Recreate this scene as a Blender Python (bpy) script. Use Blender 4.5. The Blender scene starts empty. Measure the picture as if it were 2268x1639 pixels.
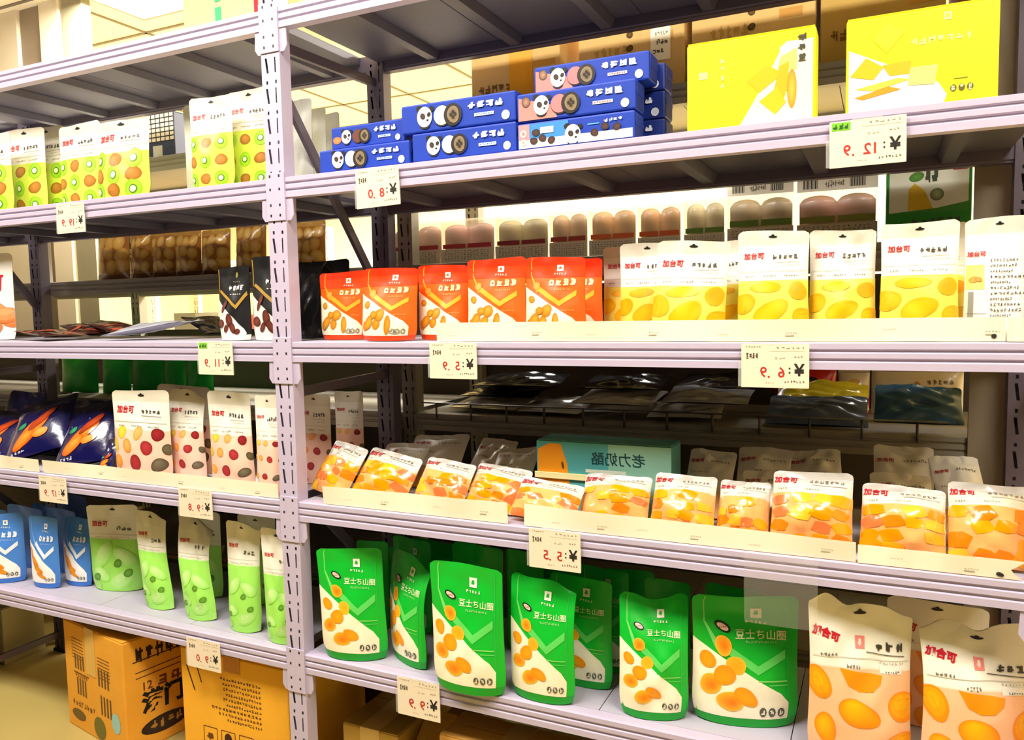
import bpy, bmesh, math, random
import numpy as np
from mathutils import Matrix, Vector, Euler

SC = bpy.context.scene
COL = SC.collection
rnd = random.Random(7)

# ------------------------------------------------------------------ camera
PW, PH = 2268, 1639
F, YAW, PITCH, ROLL = 1732.0, 0.4402, 0.0790, -0.0198
CP = np.array([1.184, -1.5153, 1.3036])


def cam_axes():
    f = np.array([-math.sin(YAW) * math.cos(PITCH), math.cos(YAW) * math.cos(PITCH), -math.sin(PITCH)])
    r = np.array([math.cos(YAW), math.sin(YAW), 0.0])
    u = np.cross(r, f)
    return math.cos(ROLL) * r + math.sin(ROLL) * u, -math.sin(ROLL) * r + math.cos(ROLL) * u, f


CR, CU, CF = cam_axes()


def ray(px, py):
    return CF + CR * (px - PW / 2) / F - CU * (py - PH / 2) / F


def at(px, py, y):          # the point of the vertical plane y that the photograph shows at this spot
    d = ray(px, py)
    return CP + d * ((y - CP[1]) / d[1])


def on(px, py, z):          # the point of the horizontal plane z
    d = ray(px, py)
    return CP + d * ((z - CP[2]) / d[2])


def proj(p):
    d = np.asarray(p, float) - CP
    w = d @ CF
    return PW / 2 + F * (d @ CR) / w, PH / 2 - F * (d @ CU) / w


cam = bpy.data.cameras.new('camera')
cam_o = bpy.data.objects.new('camera', cam)
COL.objects.link(cam_o)
cam.sensor_fit = 'HORIZONTAL'
cam.sensor_width = 36
cam.lens = 36 * F / PW
cam.clip_start = 0.02
M = Matrix.Identity(4)
for i in range(3):
    M[i][0], M[i][1], M[i][2], M[i][3] = CR[i], CU[i], -CF[i], CP[i]
cam_o.matrix_world = M
SC.camera = cam_o


# ------------------------------------------------------------------ colour and materials
def lin(c):
    return tuple(((x / 255) / 12.92 if x / 255 <= 0.04045 else ((x / 255 + 0.055) / 1.055) ** 2.4) for x in c[:3])


def mat(name, c=None, rough=0.5, metal=0.0, noise=0.0, bump=0.0, scale=60, emit=None, coat=0.0, trans=0.0, alpha=1.0, spec=0.5):
    m = bpy.data.materials.new(name)
    m.use_nodes = True
    nt = m.node_tree
    b = nt.nodes['Principled BSDF']
    b.inputs['Roughness'].default_value = rough
    b.inputs['Metallic'].default_value = metal
    b.inputs['Coat Weight'].default_value = coat
    b.inputs['Coat Roughness'].default_value = 0.15
    b.inputs['Transmission Weight'].default_value = trans
    b.inputs['Alpha'].default_value = alpha
    b.inputs['Specular IOR Level'].default_value = spec
    if c is None:
        a = nt.nodes.new('ShaderNodeAttribute')
        a.attribute_name = 'Col'
        src = a.outputs['Color']
    else:
        a = nt.nodes.new('ShaderNodeRGB')
        a.outputs[0].default_value = (*lin(c), 1)
        src = a.outputs[0]
    tc = nt.nodes.new('ShaderNodeTexCoord')
    if noise > 0:
        n = nt.nodes.new('ShaderNodeTexNoise')
        n.inputs['Scale'].default_value = scale * 0.15
        n.inputs['Detail'].default_value = 4
        nt.links.new(tc.outputs['Object'], n.inputs['Vector'])
        mr = nt.nodes.new('ShaderNodeMapRange')
        mr.inputs['To Min'].default_value = 1 - noise
        mr.inputs['To Max'].default_value = 1 + noise * 0.4
        nt.links.new(n.outputs['Fac'], mr.inputs['Value'])
        mx = nt.nodes.new('ShaderNodeVectorMath')
        mx.operation = 'SCALE'
        nt.links.new(src, mx.inputs[0])
        nt.links.new(mr.outputs[0], mx.inputs['Scale'])
        src = mx.outputs[0]
    nt.links.new(src, b.inputs['Base Color'])
    if bump > 0:
        n2 = nt.nodes.new('ShaderNodeTexNoise')
        n2.inputs['Scale'].default_value = scale
        n2.inputs['Detail'].default_value = 3
        nt.links.new(tc.outputs['Object'], n2.inputs['Vector'])
        bp = nt.nodes.new('ShaderNodeBump')
        bp.inputs['Strength'].default_value = bump
        bp.inputs['Distance'].default_value = 0.004
        nt.links.new(n2.outputs['Fac'], bp.inputs['Height'])
        nt.links.new(bp.outputs[0], b.inputs['Normal'])
    if emit:
        b.inputs['Emission Color'].default_value = (*lin(emit[:3]), 1)
        b.inputs['Emission Strength'].default_value = emit[3]
    return m


LILAC = (198, 186, 211)
MT = dict(
    film=mat('printed_matte_film', None, 0.42, bump=0.12, scale=45),
    gloss=mat('printed_gloss_film', None, 0.2, bump=0.35, scale=38, coat=0.4),
    paper=mat('printed_paper', None, 0.75, bump=0.05, scale=120),
    card=mat('printed_carton', None, 0.5, bump=0.04, scale=90),
    kraft=mat('corrugated_cardboard', None, 0.85, noise=0.12, bump=0.1, scale=80),
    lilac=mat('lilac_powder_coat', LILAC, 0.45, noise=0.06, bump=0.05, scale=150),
    deck=mat('shaded_deck_tone', (86, 82, 97), 0.5, noise=0.08, bump=0.04, scale=90),  # decks and ribs: the shade of their undersides is put into the colour
    post=mat('shaded_lilac_coat', (94, 84, 98), 0.5, noise=0.1, bump=0.05, scale=120),  # rear posts, rear beams and braces: lilac coat with shade in its colour
    brackets=mat('lilac_bracket_coat', (206, 192, 219), 0.45, noise=0.05),
    white_coat=mat('white_powder_coat', (150, 142, 124), 0.55, noise=0.1),
    black=mat('black_rubber', (22, 20, 22), 0.7),
    clear=mat('clear_plastic', (240, 238, 235), 0.15, alpha=0.22),
    tape=mat('clear_packing_tape', (235, 228, 215), 0.25, alpha=0.15),
    floor=mat('polished_floor', (186, 166, 98), 0.35, noise=0.15, bump=0.03, scale=20),
    ceil=mat('ceiling_tile', (255, 247, 222), 0.9, noise=0.04),
    wall=mat('cream_wall_paint', (238, 226, 196), 0.8, noise=0.05),
    wall2=mat('grey_green_panel', (150, 142, 112), 0.7, noise=0.08),
    wall3=mat('taupe_panel', (150, 134, 112), 0.7, noise=0.08),
    grid=mat('ceiling_grid_metal', (120, 110, 95), 0.6),
    lamp=mat('lamp_diffuser', (255, 255, 255), 0.5, emit=(255, 246, 226, 7.0)),
    led=mat('led_batten_diffuser', (255, 255, 255), 0.5, emit=(255, 250, 225, 8.0)),
    lit_top=mat('lit_deck_top_tone', (186, 180, 196), 0.5, noise=0.05, scale=60),  # deck tops: same paint as the decks, lit tone put into the colour
    wrap=mat('thin_clear_wrap', (232, 216, 182), 0.12, alpha=0.34),
    shade_backing=mat('added_shade_backing', (70, 58, 46), 0.7, noise=0.1),
    metal=mat('dark_steel', (90, 86, 84), 0.4, metal=0.6),
)


# ------------------------------------------------------------------ mesh collecting
class MB:
    def __init__(self):
        self.V, self.C, self.N, self.F, self.n = [], [], [], [], 0

    def add(self, v, faces, c, n=None):
        v = np.asarray(v, float).reshape(-1, 3)
        c = np.asarray(c, float)
        if c.ndim == 1:
            c = np.tile(c, (len(v), 1))
        self.V.append(v)
        self.C.append(c)
        self.N.append(n)
        b = self.n
        self.F.extend([tuple(b + i for i in f) for f in faces])
        self.n += len(v)

    def box(self, lo, hi, c, bevel=0.0, mw=None):
        bm = bmesh.new()
        bmesh.ops.create_cube(bm, size=1)
        s = [hi[i] - lo[i] for i in range(3)]
        m = [(hi[i] + lo[i]) / 2 for i in range(3)]
        for w in bm.verts:
            w.co = Vector((w.co[0] * s[0] + m[0], w.co[1] * s[1] + m[1], w.co[2] * s[2] + m[2]))
        if bevel:
            bmesh.ops.bevel(bm, geom=bm.edges[:], offset=bevel, segments=2, affect='EDGES', profile=0.5)
        bm.verts.index_update()
        vs = [(mw @ w.co if mw else w.co)[:] for w in bm.verts]
        fs = [[w.index for w in f.verts] for f in bm.faces]
        bm.free()
        self.add(vs, fs, c)

    def extrude_x(self, prof, x0, x1, c):
        k = len(prof)
        v = [(x0, p[0], p[1]) for p in prof] + [(x1, p[0], p[1]) for p in prof]
        f = [(i, (i + 1) % k, k + (i + 1) % k, k + i) for i in range(k)]
        f += [tuple(range(k))[::-1], tuple(range(k, 2 * k))]
        self.add(v, f, c)

    def tube(self, a, b, r, c, n=10):
        a, b = Vector(a), Vector(b)
        q = (b - a).to_track_quat('Z', 'Y').to_matrix()
        L = (b - a).length
        v = [(a + q @ Vector((r * math.cos(t), r * math.sin(t), z)))[:] for z in (0, L) for t in [2 * math.pi * i / n for i in range(n)]]
        f = [(i, (i + 1) % n, n + (i + 1) % n, n + i) for i in range(n)] + [tuple(range(n))[::-1], tuple(range(n, 2 * n))]
        self.add(v, f, c)

    def bar(self, a, b, w, t, c, up=(1, 0, 0)):
        a, b = Vector(a), Vector(b)
        d = (b - a).normalized()
        s = Vector(up).normalized()
        k = d.cross(s).normalized()
        v = []
        for p in (a, b):
            for i, j in ((-1, -1), (1, -1), (1, 1), (-1, 1)):
                v.append((p + s * (i * t / 2) + k * (j * w / 2))[:])
        self.add(v, [(0, 1, 2, 3), (7, 6, 5, 4), (0, 4, 5, 1), (1, 5, 6, 2), (2, 6, 7, 3), (3, 7, 4, 0)], c)

    def build(self, name, m, parent=None, smooth=None, label=None):
        me = bpy.data.meshes.new(name)
        V = np.concatenate(self.V)
        me.from_pydata(V.tolist(), [], self.F)
        C = np.concatenate(self.C)
        at_ = me.color_attributes.new('Col', 'FLOAT_COLOR', 'POINT')
        at_.data.foreach_set('color', np.hstack([C, np.ones((len(C), 1))]).astype(np.float32).ravel())
        me.materials.append(MT[m] if isinstance(m, str) else m)
        alln = all(n is not None for n in self.N)
        if smooth or (smooth is None and alln):
            me.polygons.foreach_set('use_smooth', np.ones(len(me.polygons), bool))
        me.update()
        if alln and smooth is None:
            me.normals_split_custom_set_from_vertices(np.concatenate(self.N).tolist())
        o = bpy.data.objects.new(name, me)
        COL.objects.link(o)
        if parent is not None:
            o.parent = parent
        if label:
            o['label'] = label
        return o


def thing(name, label, cat, loc=(0, 0, 0), rot=(0, 0, 0), group=None):
    o = bpy.data.objects.new(name, None)
    o.empty_display_size = 0.05
    COL.objects.link(o)
    o.location = loc
    o.rotation_euler = rot
    o['label'] = label
    o['category'] = cat
    if group:
        o['group'] = group
    return o


def tag(o, label, cat, group=None):
    o['label'] = label
    o['category'] = cat
    if group:
        o['group'] = group
    return o


def struct(o):
    o['kind'] = 'structure'
    return o


# ------------------------------------------------------------------ printing on a surface
_glyph = {}


def glyph(s, bold=0.0):
    if (s, bold) not in _glyph:
        c = bpy.data.curves.new('writing', 'FONT')
        c.body = s
        c.resolution_u = 2
        c.offset = bold
        o = bpy.data.objects.new('writing', c)
        COL.objects.link(o)
        bpy.context.view_layer.update()
        dg = bpy.context.evaluated_depsgraph_get()
        me = bpy.data.meshes.new_from_object(o.evaluated_get(dg))
        v = np.array([w.co[:2] for w in me.vertices])
        f = [tuple(p.vertices) for p in me.polygons]
        v = v - (v.min(0) + v.max(0)) / 2
        bpy.data.objects.remove(o)
        bpy.data.curves.remove(c)
        bpy.data.meshes.remove(me)
        _glyph[(s, bold)] = (v, f)
    return _glyph[(s, bold)]


def clip(poly, ax, lim, keep_less):
    out = []
    n = len(poly)
    for i in range(n):
        a, b = poly[i], poly[(i + 1) % n]
        ia = (a[ax] <= lim) if keep_less else (a[ax] >= lim)
        ib = (b[ax] <= lim) if keep_less else (b[ax] >= lim)
        if ia:
            out.append(a)
        if ia != ib:
            t = (lim - a[ax]) / (b[ax] - a[ax])
            out.append((a[0] + (b[0] - a[0]) * t, a[1] + (b[1] - a[1]) * t))
    return out


class Pen:
    """Prints flat shapes on a surface S(u, v) of size W x H, only where v lies in vr."""

    def __init__(self, mb, S, W, H, vr=(0, 1), ur=(0, 1), cell=0.011, lift=0.0006):
        self.mb, self.S, self.W, self.H, self.vr, self.ur, self.cell, self.lift = mb, S, W, H, vr, ur, cell, lift
        self.k = 0

    def put(self, uv, faces, c, layer):
        uv = np.asarray(uv, float)
        p, n = surf(self.S, uv[:, 0], uv[:, 1])
        self.k = (self.k + 1) % 9
        lay_ = np.asarray(layer, float) + self.k * .09
        self.mb.add(p + n * (self.lift * (lay_[:, None] if lay_.ndim else lay_)), faces, c, n)

    def poly(self, pts, c, layer=1, fine=True):
        c = lin(c)
        p = list(pts)
        for ax, r in ((0, self.ur), (1, self.vr)):
            if min(q[ax] for q in p) < r[0]:
                p = clip(p, ax, r[0], False)
            if len(p) > 2 and max(q[ax] for q in p) > r[1]:
                p = clip(p, ax, r[1], True)
            if len(p) < 3:
                return
        a = sum(p[i][0] * p[(i + 1) % len(p)][1] - p[(i + 1) % len(p)][0] * p[i][1] for i in range(len(p)))
        if a < 0:
            p = p[::-1]
        du, dv = self.cell / self.W, self.cell / self.H
        u0, u1 = min(q[0] for q in p), max(q[0] for q in p)
        v0, v1 = min(q[1] for q in p), max(q[1] for q in p)
        if not fine or (u1 - u0 < du * 1.3 and v1 - v0 < dv * 1.3):
            self.put(p, [tuple(range(len(p)))], c, layer)
            return
        uv, fs = [], []
        nu, nv = max(1, math.ceil((u1 - u0) / du)), max(1, math.ceil((v1 - v0) / dv))
        for i in range(nu):
            a0, a1 = u0 + (u1 - u0) * i / nu, u0 + (u1 - u0) * (i + 1) / nu
            col = clip(clip(p, 0, a0, False), 0, a1, True)
            if len(col) < 3:
                continue
            for j in range(nv):
                b0, b1 = v0 + (v1 - v0) * j / nv, v0 + (v1 - v0) * (j + 1) / nv
                q = clip(clip(col, 1, b0, False), 1, b1, True)
                if len(q) > 2:
                    fs.append(tuple(range(len(uv), len(uv) + len(q))))
                    uv += q
        if fs:
            self.put(uv, fs, c, layer)

    def rect(self, u0, v0, u1, v1, c, layer=1):
        self.poly([(u0, v0), (u1, v0), (u1, v1), (u0, v1)], c, layer)

    def line(self, u0, v0, u1, v1, w, c, layer=2):
        dx, dy = (u1 - u0) * self.W, (v1 - v0) * self.H
        L = math.hypot(dx, dy) or 1
        nx, ny = -dy / L * w / 2, dx / L * w / 2      # w is a fraction of W
        nx, ny = nx, ny * self.W / self.H
        self.poly([(u0 - nx, v0 - ny), (u1 - nx, v1 - ny), (u1 + nx, v1 + ny), (u0 + nx, v0 + ny)], c, layer)

    def ell(self, cu, cv, ru, rv, c, c2=None, ang=0.0, layer=2, off=(0, 0), n=20, seed=None):
        """Ellipse with radii in units of W; c2 is the ink in its middle."""
        c = np.array(lin(c))
        c2 = c if c2 is None else np.array(lin(c2))
        ca, sa = math.cos(ang), math.sin(ang)
        rg = random.Random(seed) if seed is not None else None
        n = n + 6 if seed is not None else n
        q1, q2 = (rg.uniform(0, 6.28), rg.uniform(0, 6.28)) if rg else (0, 0)
        wob = [1 + (0.05 * math.sin(12.566 * i / n + q1) + 0.035 * math.sin(18.85 * i / n + q2) if rg else 0) for i in range(n)]
        rings = [0.45, 0.8, 1.0]
        uv, cc = [(cu + off[0] * ru, cv + off[1] * ru * self.W / self.H)], [c2]
        for k, r in enumerate(rings):
            for i in range(n):
                t = 2 * math.pi * i / n
                x, y = ru * math.cos(t) * r * wob[i], rv * math.sin(t) * r * wob[i]
                x, y = x * ca - y * sa, x * sa + y * ca
                x += off[0] * ru * (1 - r)
                y += off[1] * ru * (1 - r)
                uv.append((cu + x, cv + y * self.W / self.H))
                cc.append(c2 * (1 - r) ** 0.7 + c * (1 - (1 - r) ** 0.7))
        fs = [(0, 1 + i, 1 + (i + 1) % n) for i in range(n)]
        for k in range(len(rings) - 1):
            a, b = 1 + k * n, 1 + (k + 1) * n
            fs += [(a + i, b + i, b + (i + 1) % n, a + (i + 1) % n) for i in range(n)]
        us, vs = [q[0] for q in uv], [q[1] for q in uv]
        if max(vs) <= self.vr[0] or min(vs) >= self.vr[1] or max(us) <= self.ur[0] or min(us) >= self.ur[1]:
            return
        if min(vs) >= self.vr[0] and max(vs) <= self.vr[1] and min(us) >= self.ur[0] and max(us) <= self.ur[1]:
            self.put(uv, fs, np.array(cc), layer)
            return
        for f in fs:
            p = [uv[i] for i in f]
            col = sum(cc[i] for i in f) / len(f)
            for ax, r in ((0, self.ur), (1, self.vr)):
                p = clip(p, ax, r[0], False)
                if len(p) > 2:
                    p = clip(p, ax, r[1], True)
                if len(p) < 3:
                    break
            if len(p) > 2:
                self.put(p, [tuple(range(len(p)))], col, layer)

    def text(self, s, uc, vc, size, c, layer=3, mirror=True, ang=0.0, bold=0.0):
        if not self.vr[0] < vc < self.vr[1]:
            return
        v, f = glyph(s, bold)
        x = v[:, 0] * size * (-1 if mirror else 1)
        y = v[:, 1] * size
        x, y = x * math.cos(ang) - y * math.sin(ang), x * math.sin(ang) + y * math.cos(ang)
        uv = np.stack([uc + x, vc + y * self.W / self.H], 1)
        uv[:, 0] = np.clip(uv[:, 0], *self.ur)
        if mirror:
            f = [q[::-1] for q in f]
        self.put(uv, f, lin(c), layer)

    def scrib(self, u0, v0, u1, v1, n, c, layer=3, seed=0, dens=3):
        """A row of n small printed characters."""
        vm = (v0 + v1) / 2
        if not self.vr[0] < vm < self.vr[1] or u1 > self.ur[1] or u0 < self.ur[0]:
            return
        r = random.Random(seed * 131 + n)
        w, h = (u1 - u0) / n, v1 - v0
        uv, fs, ly = [], [], []
        for i in range(n):
            a = u0 + i * w
            for j in range(dens):
                if r.random() < 0.5:
                    x0 = a + w * r.uniform(0.05, 0.3)
                    x1 = a + w * r.uniform(0.6, 0.9)
                    y0 = v0 + h * r.uniform(0.0, 0.8)
                    y1 = y0 + h * 0.18
                else:
                    x0 = a + w * r.uniform(0.1, 0.7)
                    x1 = x0 + w * 0.18
                    y0 = v0 + h * r.uniform(0.0, 0.3)
                    y1 = v0 + h * r.uniform(0.6, 1.0)
                b = len(uv)
                uv += [(x0, y0), (x1, y0), (x1, y1), (x0, y1)]
                fs.append((b, b + 1, b + 2, b + 3))
                ly += [layer + .09 * j] * 4
        self.put(uv, fs, lin(c), ly)


def surf(S, u, v):
    u, v = np.asarray(u, float), np.asarray(v, float)
    e = 0.004
    p = S(u, v)
    n = np.cross(S(u + e, v) - S(u - e, v), S(u, v + e) - S(u, v - e))
    L = np.linalg.norm(n, axis=1, keepdims=True)
    L[L < 1e-12] = 1
    return p, n / L


def sheet(mb, S, u0, u1, v0, v1, nu, nv, c, flip=False, us=None):
    us = np.linspace(u0, u1, nu + 1) if us is None else us
    vs = np.linspace(v0, v1, nv + 1)
    U, V = np.meshgrid(us, vs)
    p, n = surf(S, U.ravel(), V.ravel())
    if flip:
        n = -n
    fs = []
    for j in range(nv):
        for i in range(nu):
            a = j * (nu + 1) + i
            q = (a, a + 1, a + nu + 2, a + nu + 1)
            fs.append(q[::-1] if flip else q)
    mb.add(p, fs, lin(c) if not callable(c) else np.array([lin(c(x, y)) for x, y in zip(U.ravel(), V.ravel())]), n)


def plane(o, du, dv):
    o, du, dv = (np.asarray(a, float) for a in (o, du, dv))
    return lambda u, v: o + np.outer(u, du) + np.outer(v, dv)


# ------------------------------------------------------------------ package artwork (u from left to right, v from bottom to top)
INK, RED, GREYT = (70, 64, 58), (196, 28, 44), (150, 145, 132)
GREEN, GREEN_D, ORANGE, BLUE = (0, 186, 44), (0, 160, 38), (255, 98, 6), (72, 132, 214)


def art_chips(pen, kind, sd):
    if kind == 'green':
        base, hi, tri, seam = GREEN, (96, 214, 96), (255, 246, 214), (120, 220, 110)
    elif kind == 'orange':
        base, hi, tri, seam = ORANGE, (255, 176, 40), (255, 248, 214), (255, 170, 30)
        pen.rect(0, 0.76, 1, 0.90, (246, 66, 4), 1)
    else:
        base, hi, tri, seam = BLUE, (232, 238, 246), (250, 248, 244), (120, 170, 232)
    b0 = 0.07
    # pale corner field
    pen.poly([(0, 0.66), (0, b0), (0.9, b0), (0.9, 0.2), (0.83, 0.27)], tri, 1)
    # seam lines and chevron
    pen.line(0.11, 0.99, 0.11, 0.78, 0.014, seam, 1)
    pen.poly([(0.10, 0.79), (0.12, 0.79), (0.27, 0.60), (0.22, 0.58)], seam, 1)
    if kind == 'green':
        pen.line(0.9, 0.99, 0.9, 0.24, 0.012, (40, 190, 70), 1)
    pen.poly([(0.24, 0.60), (0.27, 0.655), (0.62, 0.475), (0.62, 0.41)], hi, 1)
    pen.poly([(0.62, 0.475), (0.62, 0.41), (0.88, 0.535), (0.88, 0.60)], hi, 1)
    # logo and words
    pen.rect(0.55, 0.83, 0.655, 0.905, (250, 248, 236), 2)
    pen.scrib(0.57, 0.84, 0.635, 0.895, 1, base, 3, 3, 5)
    pen.scrib(0.50, 0.785, 0.71, 0.81, 5, (240, 240, 215), 2, 5)
    if kind == 'green':
        pen.text('豆士ち山圈', 0.645, 0.705, 0.098, (226, 240, 190), 2, False, 0, 0.012)
        pen.scrib(0.5, 0.64, 0.8, 0.662, 12, (160, 220, 140), 2, 9)
        pen.line(0.62, 0.365, 0.89, 0.365, 0.012, (150, 226, 110), 2)
        pen.line(0.72, 0.335, 0.89, 0.335, 0.010, (110, 214, 100), 2)
        pen.ell(0.285, 0.755, 0.085, 0.042, (28, 30, 22), None, -0.5, 2, n=16)
        pen.ell(0.285, 0.755, 0.062, 0.027, (240, 205, 190), None, -0.5, 3, n=16)
        pen.scrib(0.25, 0.745, 0.32, 0.765, 4, (150, 70, 60), 4, 2)
        A, Bq = (255, 150, 8), (255, 190, 40)
        for i, (x, y, r, q, a) in enumerate([(0.29, 0.615, .08, .095, 0.5), (0.14, 0.5, .07, .09, 0.5), (0.41, 0.475, .095, .082, -0.7),
                                            (0.30, 0.395, .10, .10, 0.2), (0.17, 0.315, .105, .095, 0.3), (0.50, 0.24, .12, .075, -0.5), (0.36, 0.20, .13, .098, 0.1)]):
            pen.ell(x, y, r, q, A if i % 2 else Bq, (250, 118, 0) if i in (4, 6, 0) else (255, 168, 16), a, 2 + i % 2, (0.1, -0.1), 20, sd * 10 + i)
    elif kind == 'orange':
        pen.scrib(0.42, 0.655, 0.88, 0.74, 4, (255, 232, 176), 2, 4, 8)
        pen.scrib(0.52, 0.60, 0.78, 0.62, 8, (255, 196, 110), 2, 8)
        pen.ell(0.22, 0.66, 0.06, 0.06, (255, 150, 40), (255, 176, 80), 0, 2, seed=1)
        pen.scrib(0.66, 0.35, 0.86, 0.37, 8, (255, 170, 80), 2, 6)
        for i, (x, y, r, q) in enumerate([(0.14, 0.5, .062, .055), (0.30, 0.36, .07, .06), (0.42, 0.36, .10, .085), (0.2, 0.25, .12, .075), (0.36, 0.23, .09, .07), (0.57, 0.22, .14, .055), (0.12, 0.2, .08, .06)]):
            pen.ell(x, y, r, q, (196, 116, 10), (236, 166, 40), 0.3 * i, 2 + i % 2, (0.2, 0.2), 16, sd * 10 + i)
        pen.ell(0.7, 0.125, 0.11, 0.04, (178, 170, 140), (120, 112, 92), 0, 2, n=16)
    else:
        pen.scrib(0.38, 0.655, 0.88, 0.74, 4, (235, 240, 248), 2, 4, 8)
        pen.scrib(0.45, 0.61, 0.8, 0.625, 9, (190, 210, 240), 2, 8)
        for i in range(8):
            pen.ell(0.14 + 0.05 * i + 0.03 * (i % 2), 0.42 - 0.035 * i + 0.06 * (i % 3 == 0), 0.045, 0.17, (226, 120, 12), (250, 170, 30), 0.35 + 0.12 * i, 2 + i % 2, (0, 0.2), 14, sd + i)
    for k in range(3):          # three little grey badges
        x = 0.66 + 0.085 * k
        pen.ell(x, 0.128, 0.034, 0.045, (86, 86, 72) if kind != 'orange' else (150, 130, 90), None, 0, 3 if kind != 'orange' else 1, n=10)
        pen.scrib(x - 0.025, 0.105, x + 0.025, 0.15, 1, (235, 230, 200), 4 if kind != 'orange' else 2, k + 11, 4)


def art_black(pen, kind, sd):
    g = (176, 138, 52)
    pen.poly([(0, 0.56), (0.0, 0.0), (0.86, 0.0), (0.92, 0.10), (0.86, 0.16), (0.42, 0.38)], (252, 240, 226), 1)
    pen.line(0.04, 0.97, 0.06, 0.66, 0.022, g, 1)
    pen.poly([(0.08, 0.66), (0.12, 0.69), (0.64, 0.475), (0.66, 0.42)], g, 2)
    pen.poly([(0.66, 0.42), (0.64, 0.475), (0.94, 0.66), (0.96, 0.61)], g, 2)
    pen.scrib(0.55, 0.83, 0.68, 0.93, 1, (150, 146, 80), 2, 3, 6)
    pen.scrib(0.48, 0.78, 0.74, 0.80, 4, (150, 140, 110), 2, 5)
    pen.scrib(0.36, 0.665, 0.86, 0.75, 4, (238, 232, 222), 2, 7, 5)
    pen.scrib(0.42, 0.61, 0.8, 0.632, 5, (220, 214, 204), 2, 9)
    for i, (x, y, r, q) in enumerate([(0.28, 0.46, .05, .17), (0.18, 0.23, .12, .10), (0.46, 0.27, .09, .17), (0.56, 0.17, .08, .14), (0.70, 0.12, .08, .06), (0.36, 0.16, .10, .06)]):
        pen.ell(x, y, r, q, (70, 26, 18), (124, 58, 46), -0.4 + 0.3 * i, 3 + i % 2, (0.2, 0.2), 16, sd + i)


def head_words(pen, sd, vt, ink=INK):
    """The red brand word, the product words and the small rules on the white part of a pouch."""
    top = vt + (0.86 - vt) * 0.62
    pen.text('加台可', 0.235, top + 0.035, 0.098, RED, 2, False, 0, 0.03)
    pen.scrib(0.50, top - 0.005, 0.86, top + 0.042, 5, ink, 2, sd + 2, 4)
    pen.line(0.52, top - 0.03, 0.88, top - 0.03, 0.006, GREYT, 2)
    pen.scrib(0.62, top - 0.065, 0.88, top - 0.05, 9, GREYT, 2, sd + 5, 2)
    pen.line(0.03, vt + 0.085, 0.97, vt + 0.085, 0.006, (206, 198, 180), 2)
    pen.scrib(0.12, vt + 0.03, 0.25, vt + 0.05, 4, (130, 120, 90), 2, sd + 7)
    pen.scrib(0.36, vt + 0.03, 0.56, vt + 0.05, 6, (110, 104, 92), 2, sd + 8)
    pen.scrib(0.66, vt + 0.03, 0.86, vt + 0.05, 6, (130, 120, 108), 2, sd + 9)


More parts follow.
